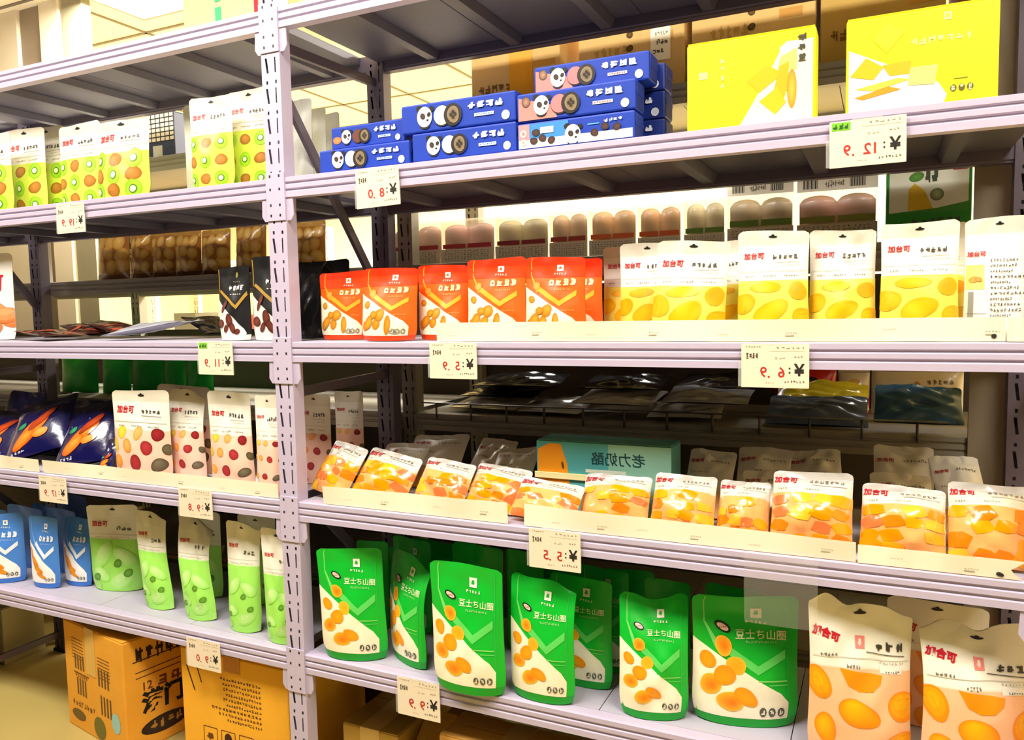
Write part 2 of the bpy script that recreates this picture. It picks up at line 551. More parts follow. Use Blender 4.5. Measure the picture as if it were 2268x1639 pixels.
def art_white(pen, kind, sd):
    r = random.Random(sd)
    if kind == 'kiwi':
        vt = 0.58
        pen.rect(0, 0, 1, vt, (222, 238, 84), 1)
        head_words(pen, sd, vt)
        k = 0
        for row, y in enumerate((0.485, 0.285, 0.085)):
            for c_, x in enumerate((0.14, 0.47, 0.80)):
                k += 1
                if (row + c_) % 2 == 0:
                    pen.ell(x, y, 0.126, 0.126, (150, 212, 22), (188, 234, 66), 0, 2, n=22)
                    pen.ell(x, y, 0.062, 0.058, (92, 146, 20), None, 0, 3, n=16)
                    pen.ell(x, y, 0.045, 0.042, (250, 250, 214), None, 0, 4, n=12)
                else:
                    pen.ell(x, y, 0.115, 0.092, (160, 98, 26), (212, 144, 58), 0.3 * (c_ - 1), 2, (-0.2, 0.3), 16, sd + k)
    elif kind == 'mango':
        vt = 0.55
        pen.rect(0, 0, 1, vt, (255, 232, 92), 1)
        head_words(pen, sd, vt)
        for i, (x, y, a, b, t) in enumerate([(0.42, 0.485, .23, .075, 0.05), (0.86, 0.45, .12, .13, 0.6), (0.1, 0.34, .17, .15, 0.5), (0.5, 0.27, .25, .14, 0.45), (0.92, 0.22, .13, .12, 0.2), (0.2, 0.12, .16, .09, -0.2)]):
            pen.ell(x, y, a, b, (255, 182, 0), (255, 204, 10) if i != 1 else (255, 168, 16), t, 2, (-0.15, 0.2), 18, sd + i)
    elif kind == 'mango_back':
        pen.rect(0.02, 0.42, 0.28, 0.62, (255, 236, 120), 1)
        pen.ell(0.13, 0.5, .07, .05, (214, 140, 40), (236, 176, 60), 0.2, 2, seed=2)
        pen.ell(0.2, 0.5, .05, .04, (206, 120, 30), (226, 160, 60), -0.3, 3, seed=3)
        pen.text('加台可', 0.17, 0.71, 0.09, RED, 2, False, 0, 0.03)
        for i in range(11):
            y = 0.64 - i * 0.045
            pen.scrib(0.36, y, 0.36 + r.uniform(0.3, 0.55), y + 0.026, 9, INK, 2, i, 3)
        pen.rect(0.06, 0.16, 0.13, 0.40, (150, 150, 140), 1)
        for i in range(5):
            pen.line(0.04, 0.1 + i * 0.03, 0.32, 0.1 + i * 0.03, 0.008, (110, 106, 98), 2)
    elif kind == 'jujube':
        vt = 0.56
        pen.rect(0, 0, 1, vt, (250, 204, 180), 1)
        head_words(pen, sd, vt)
        k = 0
        for x, y, a, b, c1, c2 in [(0.2, .525, .085, .075, (222, 190, 30), (244, 222, 70)), (.5, .525, .09, .075, (246, 160, 70), (250, 190, 110)), (.83, .52, .095, .08, (120, 20, 24), (170, 40, 46)),
                                  (.07, .38, .065, .09, (226, 190, 40), (246, 220, 90)), (.33, .38, .075, .09, (240, 140, 50), (252, 180, 96)), (.66, .37, .095, .09, (150, 30, 36), (196, 62, 66)), (.96, .36, .06, .07, (80, 70, 48), (120, 108, 76)),
                                  (.15, .2, .08, .09, (246, 150, 30), (255, 186, 84)), (.48, .2, .095, .095, (140, 28, 34), (186, 52, 58)), (.85, .19, .115, .08, (78, 68, 50), (132, 120, 92)), (.3, .04, .08, .06, (150, 34, 36), (190, 60, 60)), (.68, .02, .1, .06, (74, 62, 46), (110, 98, 76))]:
            k += 1
            pen.ell(x, y, a, b, c1, c2, 0.4 * (k % 3), 2, (-0.2, 0.3), 16, sd + k)
    elif kind == 'olive':
        vt = 0.60
        pen.rect(0, 0, 1, vt, (168, 240, 100), 1)
        pen.text('加台可', 0.245, 0.775, 0.1, (204, 40, 44), 2, False, 0, 0.03)
        pen.scrib(0.56, 0.70, 0.9, 0.75, 3, (96, 100, 74), 2, sd + 3, 4)
        pen.line(0.03, 0.655, 0.97, 0.655, 0.006, (196, 190, 170), 2)
        pen.scrib(0.15, 0.615, 0.85, 0.632, 14, (176, 172, 148), 2, sd + 4, 2)
        for i, (x, y, a, b, t) in enumerate([(0.34, 0.42, .26, .15, 0.9), (0.74, 0.40, .24, .14, -0.6), (0.3, 0.2, .17, .12, -0.5), (0.68, 0.13, .24, .15, 0.5), (0.12, 0.06, .16, .10, 0.2)]):
            pen.ell(x, y, a, b, (160, 236, 96), (214, 250, 164), t, 2, (-0.2, 0.35), 18, sd + i)
        for i, (x, y) in enumerate([(0.62, 0.33), (0.2, 0.16), (0.8, 0.22)]):
            pen.ell(x, y, 0.085, 0.062, (74, 132, 30), (120, 180, 60), 0.5, 3, (0.1, 0.1), 14, i)
    elif kind == 'apricot':
        vt = 0.60
        pen.rect(0, 0, 1, vt, (255, 194, 146), 1)
        pen.text('加合可', 0.165, 0.80, 0.09, (200, 20, 40), 2, False, -0.25, 0.05)
        pen.rect(0.455, 0.72, 0.545, 0.80, (238, 140, 128), 1)
        pen.scrib(0.475, 0.73, 0.525, 0.79, 1, (255, 224, 208), 2, 3, 6)
        pen.scrib(0.64, 0.715, 0.92, 0.775, 3, (64, 60, 52), 2, sd + 3, 5)
        pen.line(0.56, 0.705, 0.93, 0.69, 0.008, (70, 66, 56), 2)
        pen.line(0.03, 0.665, 0.97, 0.665, 0.006, (196, 188, 166), 2)
        pen.scrib(0.68, 0.64, 0.93, 0.655, 8, (150, 140, 122), 2, sd + 5, 2)
        pen.scrib(0.10, 0.665, 0.28, 0.69, 5, (110, 104, 90), 2, sd + 6)
        pen.scrib(0.36, 0.60, 0.5, 0.63, 5, (120, 112, 98), 2, sd + 7)
        pen.rect(0.69, 0.585, 0.9, 0.632, (244, 240, 228), 2)
        pen.scrib(0.74, 0.59, 0.88, 0.605, 6, (110, 104, 96), 3, sd + 8)
        A, Bq = (255, 136, 0), (255, 190, 4)
        pen.poly([(0.29, 0.60), (0.71, 0.57), (0.69, 0.52), (0.61, 0.475), (0.48, 0.465), (0.37, 0.50)], (255, 146, 0), 2)
        for i, (x, y, a, b, t) in enumerate([(0.09, 0.50, .10, .18, 0.35), (0.47, 0.335, .20, .135, -0.35), (0.91, 0.38, .15, .155, 0.2), (0.16, 0.22, .10, .15, 0.2), (0.47, 0.08, .19, .14, -0.2), (0.86, 0.14, .17, .14, 0.3)]):
            pen.ell(x, y, a, b, A, Bq, t, 2, (-0.25, 0.5), 22, sd + i)
    elif kind == 'cubes':
        vt = 0.68
        pen.rect(0, 0, 1, vt, (255, 180, 104), 1)
        pen.text('加合可', 0.17, 0.86, 0.10, (200, 34, 48), 2, False, -0.05, 0.03)
        pen.scrib(0.46, 0.83, 0.9, 0.88, 7, (128, 120, 108), 2, sd + 2, 3)
        pen.line(0.5, 0.80, 0.93, 0.80, 0.006, (150, 142, 128), 2)
        pen.scrib(0.08, 0.72, 0.2, 0.745, 4, (140, 130, 84), 2, sd + 3)
        pen.scrib(0.4, 0.72, 0.6, 0.74, 6, (140, 128, 104), 2, sd + 4)
        pal = [(255, 152, 0), (255, 132, 10), (255, 190, 44), (240, 124, 64), (255, 170, 8)]
        for i in range(16):
            x, y = 0.13 + 0.25 * (i % 4) + r.uniform(-.03, .03), 0.10 + 0.165 * (i // 4) + r.uniform(-.02, .02)
            q_, t = r.uniform(0.10, 0.15), r.uniform(-0.5, 0.5)
            if r.random() < .2:
                continue
            k_ = min(pen.W / pen.H, .62)
            q = [(x + q_ * (ca * math.cos(t) - sa * math.sin(t)), y + q_ * (ca * math.sin(t) + sa * math.cos(t)) * k_) for ca, sa in ((-1, -0.8), (0.2, -1), (1, -0.7), (0.9, 0.7), (0, 1), (-0.9, 0.8))]
            pen.poly(q, pal[r.randrange(5)], 2)
    elif kind == 'head':
        pen.text('加合可', 0.2, 0.80, 0.10, (190, 40, 56), 2, False, -0.05, 0.03)
        pen.scrib(0.48, 0.78, 0.9, 0.82, 7, (120, 112, 100), 2, sd + 2, 3)
        pen.scrib(0.1, 0.6, 0.5, 0.63, 7, (140, 132, 118), 2, sd + 3, 3)
        pen.rect(0, 0, 1, 0.35, (214, 150, 90), 1)
    elif kind == 'crayfish':
        for i, (x, y, a, b, t, c1, c2) in enumerate([(0.5, 0.38, .30, .12, 0.7, (236, 92, 8), (255, 150, 40)), (0.38, 0.26, .2, .10, 0.5, (230, 84, 10), (255, 160, 56)), (0.62, 0.55, .22, .08, 0.8, (150, 40, 24), (206, 84, 30)), (0.3, 0.50, .08, .05, 0.2, (30, 130, 90), (60, 160, 110)), (0.66, 0.30, .12, .06, 0.2, (240, 120, 30), (255, 170, 80))]):
            pen.ell(x, y, a, b, c1, c2, t, 2 + i % 3, (0.2, 0.2), 18, sd + i)
        pen.scrib(0.16, 0.06, 0.42, 0.11, 4, (206, 206, 226), 2, sd, 4)
        for i in range(7):
            x, y = r.uniform(0.1, 0.9), r.uniform(0.1, 0.85)
            pen.ell(x, y, 0.03, 0.014, (60, 52, 120), (120, 116, 170), r.uniform(0, 3), 1, n=8)
    elif kind == 'chips_clear':
        for i in range(9):
            pen.ell(0.2 + 0.3 * (i % 3) + r.uniform(-.06, .06), 0.25 + 0.24 * (i // 3) + r.uniform(-.04, .04), .17, .15, (196, 140, 44), (236, 192, 100), r.uniform(0, 3), 1 + i % 3, (0, 0.3), 14, sd + i)
        pen.rect(0, 0, 1, 0.1, (120, 66, 20), 1)
    elif kind == 'jerky':
        pen.rect(0, 0.75, 1, 1, (40, 34, 36), 1)
        for i in range(9):
            pen.ell(r.uniform(.15, .85), r.uniform(.1, .68), .22, .07, (150, 40, 26), (206, 104, 70), r.uniform(-.8, .8), 1 + i % 3, (0, 0.3), 14, sd + i)
    elif kind == 'fruit_white':
        pen.text('加台可', 0.55, 0.66, 0.2, RED, 2, False, 0, 0.03)
        pen.ell(0.55, 0.5, .16, .08, (40, 40, 44), (150, 160, 160), 0, 2)
        for i in range(8):
            pen.ell(r.uniform(.1, .9), r.uniform(.04, .3), .2, .09, (226, 110, 40), (250, 176, 120), r.uniform(-.8, .8), 2 + i % 3, (0, 0.3), 14, sd + i)


KIND = {  # base colour, material, art, hang hole, gusset colour, header colour
    'green': (GREEN, 'film', art_chips, False, GREEN_D, GREEN),
    'orange': (ORANGE, 'film', art_chips, False, (236, 66, 4), (240, 52, 4)),
    'blue': (BLUE, 'film', art_chips, False, (60, 118, 206), BLUE),
    'black': ((24, 23, 25), 'film', art_black, False, (250, 238, 222), (22, 21, 23)),
    'kiwi': ((247, 242, 228), 'film', art_white, True, (226, 240, 96), (232, 225, 206)),
    'kiwi_back': ((208, 206, 196), 'film', None, False, (120, 150, 40), (208, 206, 196)),
    'mango': ((247, 242, 228), 'film', art_white, True, (255, 222, 60), (232, 226, 208)),
    'mango_back': ((247, 242, 228), 'film', art_white, True, (234, 228, 210), (232, 226, 208)),
    'jujube': ((247, 242, 228), 'film', art_white, True, (255, 204, 180), (232, 225, 206)),
    'olive': ((248, 244, 226), 'film', art_white, True, (186, 240, 130), (244, 239, 220)),
    'apricot': ((246, 241, 224), 'film', art_white, True, (255, 200, 146), (244, 238, 220)),
    'cubes': ((232, 224, 206), 'gloss', art_white, False, (255, 186, 104), (206, 200, 190)),
    'head': ((244, 238, 224), 'film', art_white, False, (220, 160, 100), (240, 234, 220)),
    'crayfish': ((20, 18, 74), 'gloss', art_white, False, (18, 14, 60), (16, 12, 58)),
    'chips_clear': ((168, 108, 34), 'gloss', art_white, False, (110, 64, 22), (190, 140, 60)),
    'jerky': ((60, 30, 26), 'gloss', art_white, False, (40, 26, 24), (44, 40, 44)),
    'silver': ((176, 178, 190), 'gloss', None, False, (176, 178, 190), (186, 188, 198)),
    'plain_black': ((26, 25, 28), 'gloss', None, False, (26, 25, 28), (30, 29, 32)),
    'plain_white': ((224, 218, 204), 'gloss', None, False, (224, 218, 204), (230, 224, 210)),
    'fruit_white': ((246, 240, 230), 'film', art_white, False, (246, 240, 230), (246, 240, 230)),
}
GROUND = {'kiwi': (.58, (222, 238, 84)), 'mango': (.55, (255, 232, 92)), 'jujube': (.56, (250, 204, 180)), 'olive': (.60, (168, 240, 100)), 'apricot': (.60, (255, 194, 146)), 'cubes': (.68, (255, 180, 104)), 'head': (.35, (214, 150, 90))}
CORNER = {'green': (255, 246, 214), 'orange': (255, 248, 214), 'blue': (250, 248, 244)}


def ground(kind, base, front):
    if kind in GROUND:
        vt, c = GROUND[kind]
        return lambda u, v: c if v < vt - .005 else base
    if kind in CORNER and front:
        return lambda u, v: CORNER[kind] if .085 < v < .60 - .48 * u and u < .80 else base
    return base


NAMES = {'green': 'snack_pouch', 'orange': 'snack_pouch', 'blue': 'snack_pouch', 'black': 'snack_pouch'}


def pouch(kind, name, label, cat, loc, W, H, T, yaw=0.0, tilt=0.0, lean_x=0.0, curl=0.0, sd=1, group=None, style='stand', waist=0.03, pinch=0.10, wr=1.0, roll=0.0, detail=True, skew=0.0, floor=None, snug=False, dents=()):
    base, m, art, hole, gus, head = KIND[kind]
    r = random.Random(sd * 17 + 3)
    ph = [r.uniform(0, 6.28) for _ in range(8)]
    am = [r.uniform(0.4, 1) for _ in range(8)]
    vs = 0.87
    rc = 0.07 * W

    def half(v):
        h = W / 2 * (1 - waist * np.sin(np.pi * np.clip(v * 1.1 - 0.1, 0, 1)))
        if style == 'stand':
            h = h - W / 2 * pinch * np.clip(1 - v / 0.22, 0, 1) ** 2
        t = np.clip((v - (1 - rc / H)) / (rc / H), 0, 1)
        return h - rc * (1 - np.sqrt(np.clip(1 - t * t, 0, 1)))

    def bulge(u, v):
        e = np.clip(1 - np.abs(2 * u - 1) ** 2.3, 0, 1) ** 0.75
        if style == 'stand':
            g = np.clip(1 - np.clip(v / vs, 0, 1) ** 1.5, 0, 1) * (1 + 0.35 * np.sin(np.pi * np.clip(v / vs, 0, 1)))
        else:
            g = np.clip(np.sin(np.pi * np.clip(0.02 + v * 1.08, 0, 1)), 0, 1) ** 0.62
        return T * e * g

    def wrk(u, v):
        w = np.zeros_like(u)
        for k in range(3):
            fx, fy = 1.0 + 1.1 * k, 1.2 + 0.9 * ((k * 2) % 3)
            w += am[k] * np.sin(6.28 * fx * u + ph[k] + 2 * np.sin(3 * v + ph[k + 4])) * np.sin(6.28 * fy * v + ph[(k + 3) % 8]) / (1 + k)
        return w * 0.0026 * wr * np.clip(4 * u * (1 - u), 0, 1) * np.clip(v * 6, 0, 1)

    def mid(u, v):
        x = (2 * u - 1) * half(v) + lean_x * W * v
        y = curl * H * np.clip(v - 0.45, 0, 1) ** 2 * 3 + 0.012 * W * np.sin(5 * u + ph[0]) * v + skew * W * (u - 0.5) * np.clip(v - 0.5, 0, 1) * 2
        z = v * H + 0.012 * H * np.sin(3.1 * u + ph[1]) * np.clip(v - 0.8, 0, 1) * 5 * (1 if wr else 0)
        for du_, da, dw in dents:
            z = z + da * H * np.exp(-((u - du_) / dw) ** 2) * np.clip((v - .7) / .3, 0, 1) ** 1.5
            y = y + abs(da) * H * .25 * np.exp(-((u - du_) / dw) ** 2) * np.clip((v - .6) / .4, 0, 1)
        if style == 'stand':
            z = z + 0.012 * H * (np.abs(2 * u - 1) ** 3) * np.clip(1 - v * 8, 0, 1)
        return x, y, z

    def front(u, v):
        x, y, z = mid(u, v)
        return np.stack([x, y - bulge(u, v) - wrk(u, v) - 0.0006, z], 1)

    def back(u, v):
        x, y, z = mid(u, v)
        return np.stack([x, y + bulge(u, v) * 0.6 + 0.0006, z], 1)

    root = thing(name, label, cat, loc, (0, 0, yaw), group)
    root.rotation_euler = (Matrix.Rotation(yaw, 3, 'Z') @ Matrix.Rotation(-tilt, 3, 'X') @ Matrix.Rotation(roll, 3, 'Y')).to_euler()
    g1 = 0.075
    NU = 26 if detail else 14
    us = 0.5 - 0.5 * np.cos(np.linspace(0, np.pi, NU + 1))
    us = 0.4 * us + 0.6 * np.linspace(0, 1, NU + 1)
    if style == 'pillow':
        g1 = 0.0
    parts = [('body', g1, vs, 28 if detail else 12, base), ('top_seal', vs, 1.0, 6, head)]
    if style == 'stand':
        parts.append(('base_gusset', 0.0, g1, 3, gus))
    for pn, v0, v1, nv, c in parts:
        mb = MB()
        sheet(mb, front, 0, 1, v0, v1, NU, nv, ground(kind, c, True) if pn == 'body' and detail else c, us=us)
        sheet(mb, back, 0, 1, v0, v1, NU, nv, ground(kind, c, False) if pn == 'body' and detail else c, flip=True, us=us)
        if pn == 'base_gusset':
            fu = [tuple(p) for p in front(us, np.zeros(NU + 1))] + [tuple(p) for p in back(us, np.zeros(NU + 1))]
            mb.add(fu, [(i + 1, i, NU + 1 + i, NU + 2 + i) for i in range(NU)], lin(c), np.tile((0, 0, -1.0), (2 * NU + 2, 1)))
        if pn == 'top_seal':
            fu = [tuple(p) for p in front(us, np.ones(NU + 1))] + [tuple(p) for p in back(us, np.ones(NU + 1))]
            mb.add(fu, [(i, i + 1, NU + 2 + i, NU + 1 + i) for i in range(NU)], lin(c), np.tile((0, 0, 1.0), (2 * NU + 2, 1)))
        if art and detail:
            pen = Pen(mb, front, W, H, (v0, v1))
            art(pen, kind, sd)
        mb.build(pn, m, root)
    if hole and detail:
        mb = MB()
        pen = Pen(mb, front, W, H, (0.8, 1))
        pen.ell(0.5, 0.945, 0.06, 0.016, (26, 24, 22), None, 0, 1.5, n=18)
        pen.ell(0.5, 0.955, 0.022, 0.018, (26, 24, 22), None, 0, 2, n=10)
        mb.build('hang_hole', 'film', root)
    if floor is not None:
        bpy.context.view_layer.update()
        mw = Matrix.Translation(root.location) @ root.rotation_euler.to_matrix().to_4x4()
        A3 = np.array(mw)
        low = 1e9
        for ch in root.children:
            co = np.empty(len(ch.data.vertices) * 3, np.float32)
            ch.data.vertices.foreach_get('co', co)
            low = min(low, float((co.reshape(-1, 3) @ A3[2, :3]).min() + A3[2, 3]))
        root.location.z += floor + .0006 - low if low < floor + .0006 or snug else 0
    return root


DECK = {'A': 2.0343, 'B': 1.6333, 'C': 1.2318, 'D': 0.8300, 'E': 0.4343}


def put(kind, label, xl, xr, yt, dk, y=None, yb=None, T=0.024, group=None, tilt=0.0, name='snack_pouch', cat='snack pouch', **k):
    """A pouch standing on deck dk: either on the vertical plane y, or with its two bottom corners seen on the deck at rows yb = (left, right)."""
    z = DECK[dk]
    if yb:
        a, b = on(xl, yb[0], z), on(xr, yb[1], z)
    else:
        ym = 0.5 * (yt + proj(((at(xl, yt, y))[0], y, z))[1])
        a, b = at(xl, ym, y), at(xr, ym, y)
    c = (a + b) / 2
    c[2] = z + 0.001
    W = float(np.hypot(b[0] - a[0], b[1] - a[1]))
    yaw = math.atan2(b[1] - a[1], b[0] - a[0])
    d = np.array([-math.sin(yaw) * math.sin(tilt), math.cos(yaw) * math.sin(tilt), math.cos(tilt)])
    lo, hi = 0.02, 0.7
    for _ in range(40):
        L = (lo + hi) / 2
        if proj(c + d * L)[1] > yt:
            lo = L
        else:
            hi = L
    if T > W * 0.3:
        T = W * 0.3
    return pouch(kind, name, label, cat, tuple(c), W, L, T, yaw, tilt, group=group, floor=z, **k)


def lay(kind, label, p, W, H, yaw, tilt, T=0.012, sd=1, group=None, name='snack_pouch', cat='snack pouch', **k):
    return pouch(kind, name, label, cat, tuple(p), W, H, T, yaw, tilt, sd=sd, group=group, style='pillow', **k)


# ------------------------------------------------------------------ racks
def beam_profile(y, z, h, s):       # s = -1: ridged face looks towards -y
    p = [(0.006, h), (0, h - .002), (0, h - .012), (.0045, h - .0145), (.0045, h - .0175), (0, h - .020), (0, h - .0285), (.0045, h - .031),
         (.0045, h - .034), (0, h - .0365), (0, 0.0), (.026, 0), (.026, .003), (.03, .006), (.03, h)]
    return [(y - s * a, z + b) for a, b in p]


def upright(parent, x0, x1, y0, y1, z1, m, holes=True):
    z1 = min(z1, 2.04) if abs(x0 + .187) > .001 else z1
    mb = MB()
    c = lin(LILAC)
    w = x1 - x0
    pitch = 0.072
    z = 0.0

    def strip(za, zb, slots):       # slots: list of (u at top, u at bottom, width)
        ed_t, ed_b = [x0], [x0]
        for ut, ub, sw in slots:
            ed_t += [x0 + ut * w - sw / 2, x0 + ut * w + sw / 2]
            ed_b += [x0 + ub * w - sw / 2, x0 + ub * w + sw / 2]
        ed_t.append(x1)
        ed_b.append(x1)
        for i in range(0, len(ed_t), 2):
            v = [(ed_b[i], y0, za), (ed_b[i + 1], y0, za), (ed_t[i + 1], y0, zb), (ed_t[i], y0, zb)]
            mb.add(v, [(0, 1, 2, 3)], c)
    if holes:
        while z < z1 - pitch:
            strip(z, z + .010, [])
            strip(z + .010, z + .046, [(.25, .33, .0062), (.74, .74, .0036)])
            strip(z + .046, z + .056, [])
            strip(z + .056, z + .064, [(.28, .28, .0055), (.76, .76, .0055)])
            strip(z + .064, z + pitch, [])
            z += pitch
    strip(z, z1, [])
    for v, f in (([(x0, y0, 0), (x0, y1, 0), (x0, y1, z1), (x0, y0, z1)], (0, 3, 2, 1)), ([(x1, y0, 0), (x1, y1, 0), (x1, y1, z1), (x1, y0, z1)], (0, 1, 2, 3)),
                 ([(x0, y1, 0), (x1, y1, 0), (x1, y1, z1), (x0, y1, z1)], (0, 3, 2, 1)), ([(x0, y0, z1), (x1, y0, z1), (x1, y1, z1), (x0, y1, z1)], (0, 1, 2, 3))):
        mb.add(v, [f], c)
    o = mb.build('upright', m, parent, smooth=False)
    fb = MB()
    fb.box((x0 - .006, y0 - .006, 0), (x1 + .006, y1 + .006, .012), lin((20, 20, 20)), .002)
    fb.build('rubber_foot', 'black', o, smooth=False)
    return o


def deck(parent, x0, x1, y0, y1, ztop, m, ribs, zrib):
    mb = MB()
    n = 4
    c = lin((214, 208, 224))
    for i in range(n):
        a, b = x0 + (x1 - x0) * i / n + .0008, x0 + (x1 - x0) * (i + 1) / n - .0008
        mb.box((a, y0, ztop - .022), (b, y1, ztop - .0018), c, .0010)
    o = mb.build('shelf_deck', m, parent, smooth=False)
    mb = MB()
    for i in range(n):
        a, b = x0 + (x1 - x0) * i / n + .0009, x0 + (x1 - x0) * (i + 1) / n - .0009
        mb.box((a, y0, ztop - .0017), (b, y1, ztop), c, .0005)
    mb.build('deck_top', MT['lit_top'] if ribs else m, parent, smooth=False)  # top face of the deck, its lit look given by a paler colour
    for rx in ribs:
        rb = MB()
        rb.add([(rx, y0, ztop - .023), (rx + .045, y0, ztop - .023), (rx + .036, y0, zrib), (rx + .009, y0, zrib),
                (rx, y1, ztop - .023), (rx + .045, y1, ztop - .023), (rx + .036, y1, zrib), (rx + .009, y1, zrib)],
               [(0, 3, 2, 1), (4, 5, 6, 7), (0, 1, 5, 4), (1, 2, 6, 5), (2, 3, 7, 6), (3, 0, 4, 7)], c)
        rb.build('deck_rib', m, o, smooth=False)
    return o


def rack(label, posts_f, posts_b, pw, y0, yb, pd, ztop, levels, h, mats, brackets=True, ribs=True, brace=True, beam_faces=True, panels=False):
    R = thing('storage_rack', label, 'shelving rack')
    bm, dm, pm = mats
    for x in posts_f:
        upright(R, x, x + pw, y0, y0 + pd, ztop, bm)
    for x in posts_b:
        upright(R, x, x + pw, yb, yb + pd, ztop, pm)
    for i in range(len(posts_f) - 1):
        for z in levels[i] if isinstance(levels[0], (list, tuple)) else levels:
            xa, xb = posts_f[i] + pw, posts_f[i + 1]
            mb = MB()
            mb.extrude_x(beam_profile(y0, z, h, -1), xa, xb, lin(LILAC))
            b = mb.build('front_beam', bm, R, smooth=False)
            if brackets:
                for x, s in ((xa, 1), (xb, -1)):
                    cb = MB()
                    u0, u1 = (x - .030, x + .0005) if s > 0 else (x - .0005, x + .028)
                    cb.box((u0, y0 - .0035, z - .055), (u1, y0 - .0005, z + h + .012), lin(LILAC), .001)
                    cb.add([(x, y0 + .003, z), (x + s * .019, y0 + .003, z), (x + s * .021, y0 + .003, z - .042), (x + s * .012, y0 + .003, z - .055), (x, y0 + .003, z - .055),
                            (x, y0 + .006, z), (x + s * .019, y0 + .006, z), (x + s * .021, y0 + .006, z - .042), (x + s * .012, y0 + .006, z - .055), (x, y0 + .006, z - .055)],
                           [(4, 3, 2, 1, 0), (5, 6, 7, 8, 9), (0, 1, 6, 5), (1, 2, 7, 6), (2, 3, 8, 7), (3, 4, 9, 8)], lin(LILAC))
                    xm = (u0 + u1) / 2
                    for q in (-.045, -.02, .018, .05):
                        cb.box((xm - .0022, y0 - .0041, z + q), (xm + .0022, y0 - .0033, z + q + .006), lin((30, 26, 30)))
                    cb.build('beam_bracket', MT_BR, b, smooth=False)
            mb = MB()
            xa2, xb2 = posts_b[i] + pw, posts_b[i + 1]
            mb.extrude_x(beam_profile(yb + .034, z, h, 1), xa2, xb2, lin(LILAC))
            mb.build('back_beam', dm if not beam_faces else pm, R, smooth=False)
            L = xb - xa
            deck(R, xa, xb, y0 + .031, yb + .003, z + h + .0004, dm, [xa + L * (k + .65) / 6.2 for k in range(6)] if ribs else [], z + .008)
    if brace:
        for x in posts_f:
            x = x + pw * .5
            for (a, b) in (((x, y0 + .03, 1.86), (x + .02, yb + .01, 1.33)), ((x, y0 + .03, 1.10), (x + .02, yb + .01, 1.115)), ((x, y0 + .03, .86), (x + .02, yb + .01, .46)), ((x, y0 + .03, .06), (x + .02, yb + .01, .07)), ((x, y0 + .03, 1.955), (x + .02, yb + .01, 1.955))):
                mb = MB()
                mb.bar(a, b, .024, .012, lin((70, 66, 74)))
                mb.build('side_brace', pm, R, smooth=False)
    if panels:
        mb = MB()
        mb.box((1.364, yb - .438, 0), (1.452, yb - .430, 1.95), lin((120, 108, 84)), .001)
        mb.build('end_panel', MT['wall3'], R, smooth=False)
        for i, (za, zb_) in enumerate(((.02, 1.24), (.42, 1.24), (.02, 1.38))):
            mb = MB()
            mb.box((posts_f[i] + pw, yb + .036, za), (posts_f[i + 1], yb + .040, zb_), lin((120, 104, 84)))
            mb.build('added_backing', MT['shade_backing'], R, smooth=False)  # added sheet, hides the bright wall and stands for darkness behind the goods
    return R


MT_BR = None
ZL = [.384, .7797, 1.1815, 1.583, 1.984]
POSTS = [-3.307, -1.747, -.187, 1.425, 2.95]
POSTS_B = [-3.285, -1.725, -.165, 1.43]
MTB = mat('bracket_paint', None, 0.45)
MT_BR = MTB
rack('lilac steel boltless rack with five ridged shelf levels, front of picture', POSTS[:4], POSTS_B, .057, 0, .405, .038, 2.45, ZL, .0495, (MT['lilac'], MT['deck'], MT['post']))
PB = [-3.2, -1.80, -.12, 1.47, 3.0]
rack('pale steel rack standing back to back behind the lilac rack', PB[:4], PB[:4], .05, .472, .90, .04, 1.86, [.40, .945, 1.386, 1.803], .052, (MT['white_coat'], MT['white_coat'], MT['white_coat']), brackets=False, ribs=False, brace=False, panels=True)


# ------------------------------------------------------------------ cartons, boxes
def carton(label, name, cat, c, w, d, h, loc, yaw, m='kraft', art=None, group=None, bevel=.003, tape=None, flaps=True, tilt=0, side=None):
    R = thing(name, label, cat, loc, (tilt, 0, yaw), group)
    mb = MB()
    mb.box((-w / 2, 0, 0), (w / 2, d, h), lin(c), bevel)
    if art:
        S = plane((-w / 2, -.0002, 0), (w, 0, 0), (0, 0, h))
        art(Pen(mb, S, w, h, (0, 1), cell=.2, lift=.0003))
    if side:
        side(Pen(mb, plane((w / 2 + .0002, 0, 0), (0, d, 0), (0, 0, h)), d, h, cell=.2, lift=.0003))
    mb.build('body', m, R, smooth=False)
    if flaps:
        mb = MB()
        fc = tuple(x * .9 for x in lin(c))
        for s in (0, 1):
            mb.box((-w / 2 + .002, .002 + s * (d / 2), h + .0004), (w / 2 - .002, d / 2 - .002 + s * (d / 2), h + .0032), fc, .001)
        mb.build('top_flap', m, R, smooth=False)
    if tape:
        mb = MB()
        mb.box((-tape[1] / 2 + tape[0], -.0016, h * (1 - tape[2])), (tape[1] / 2 + tape[0], -.0004, h + .004), lin(tape[3]), 0)
        mb.box((-tape[1] / 2 + tape[0], -.0004, h + .0036), (tape[1] / 2 + tape[0], d, h + .0046), lin(tape[3]), 0)
        mb.build('packing_tape', 'card', R, smooth=False)
    return R


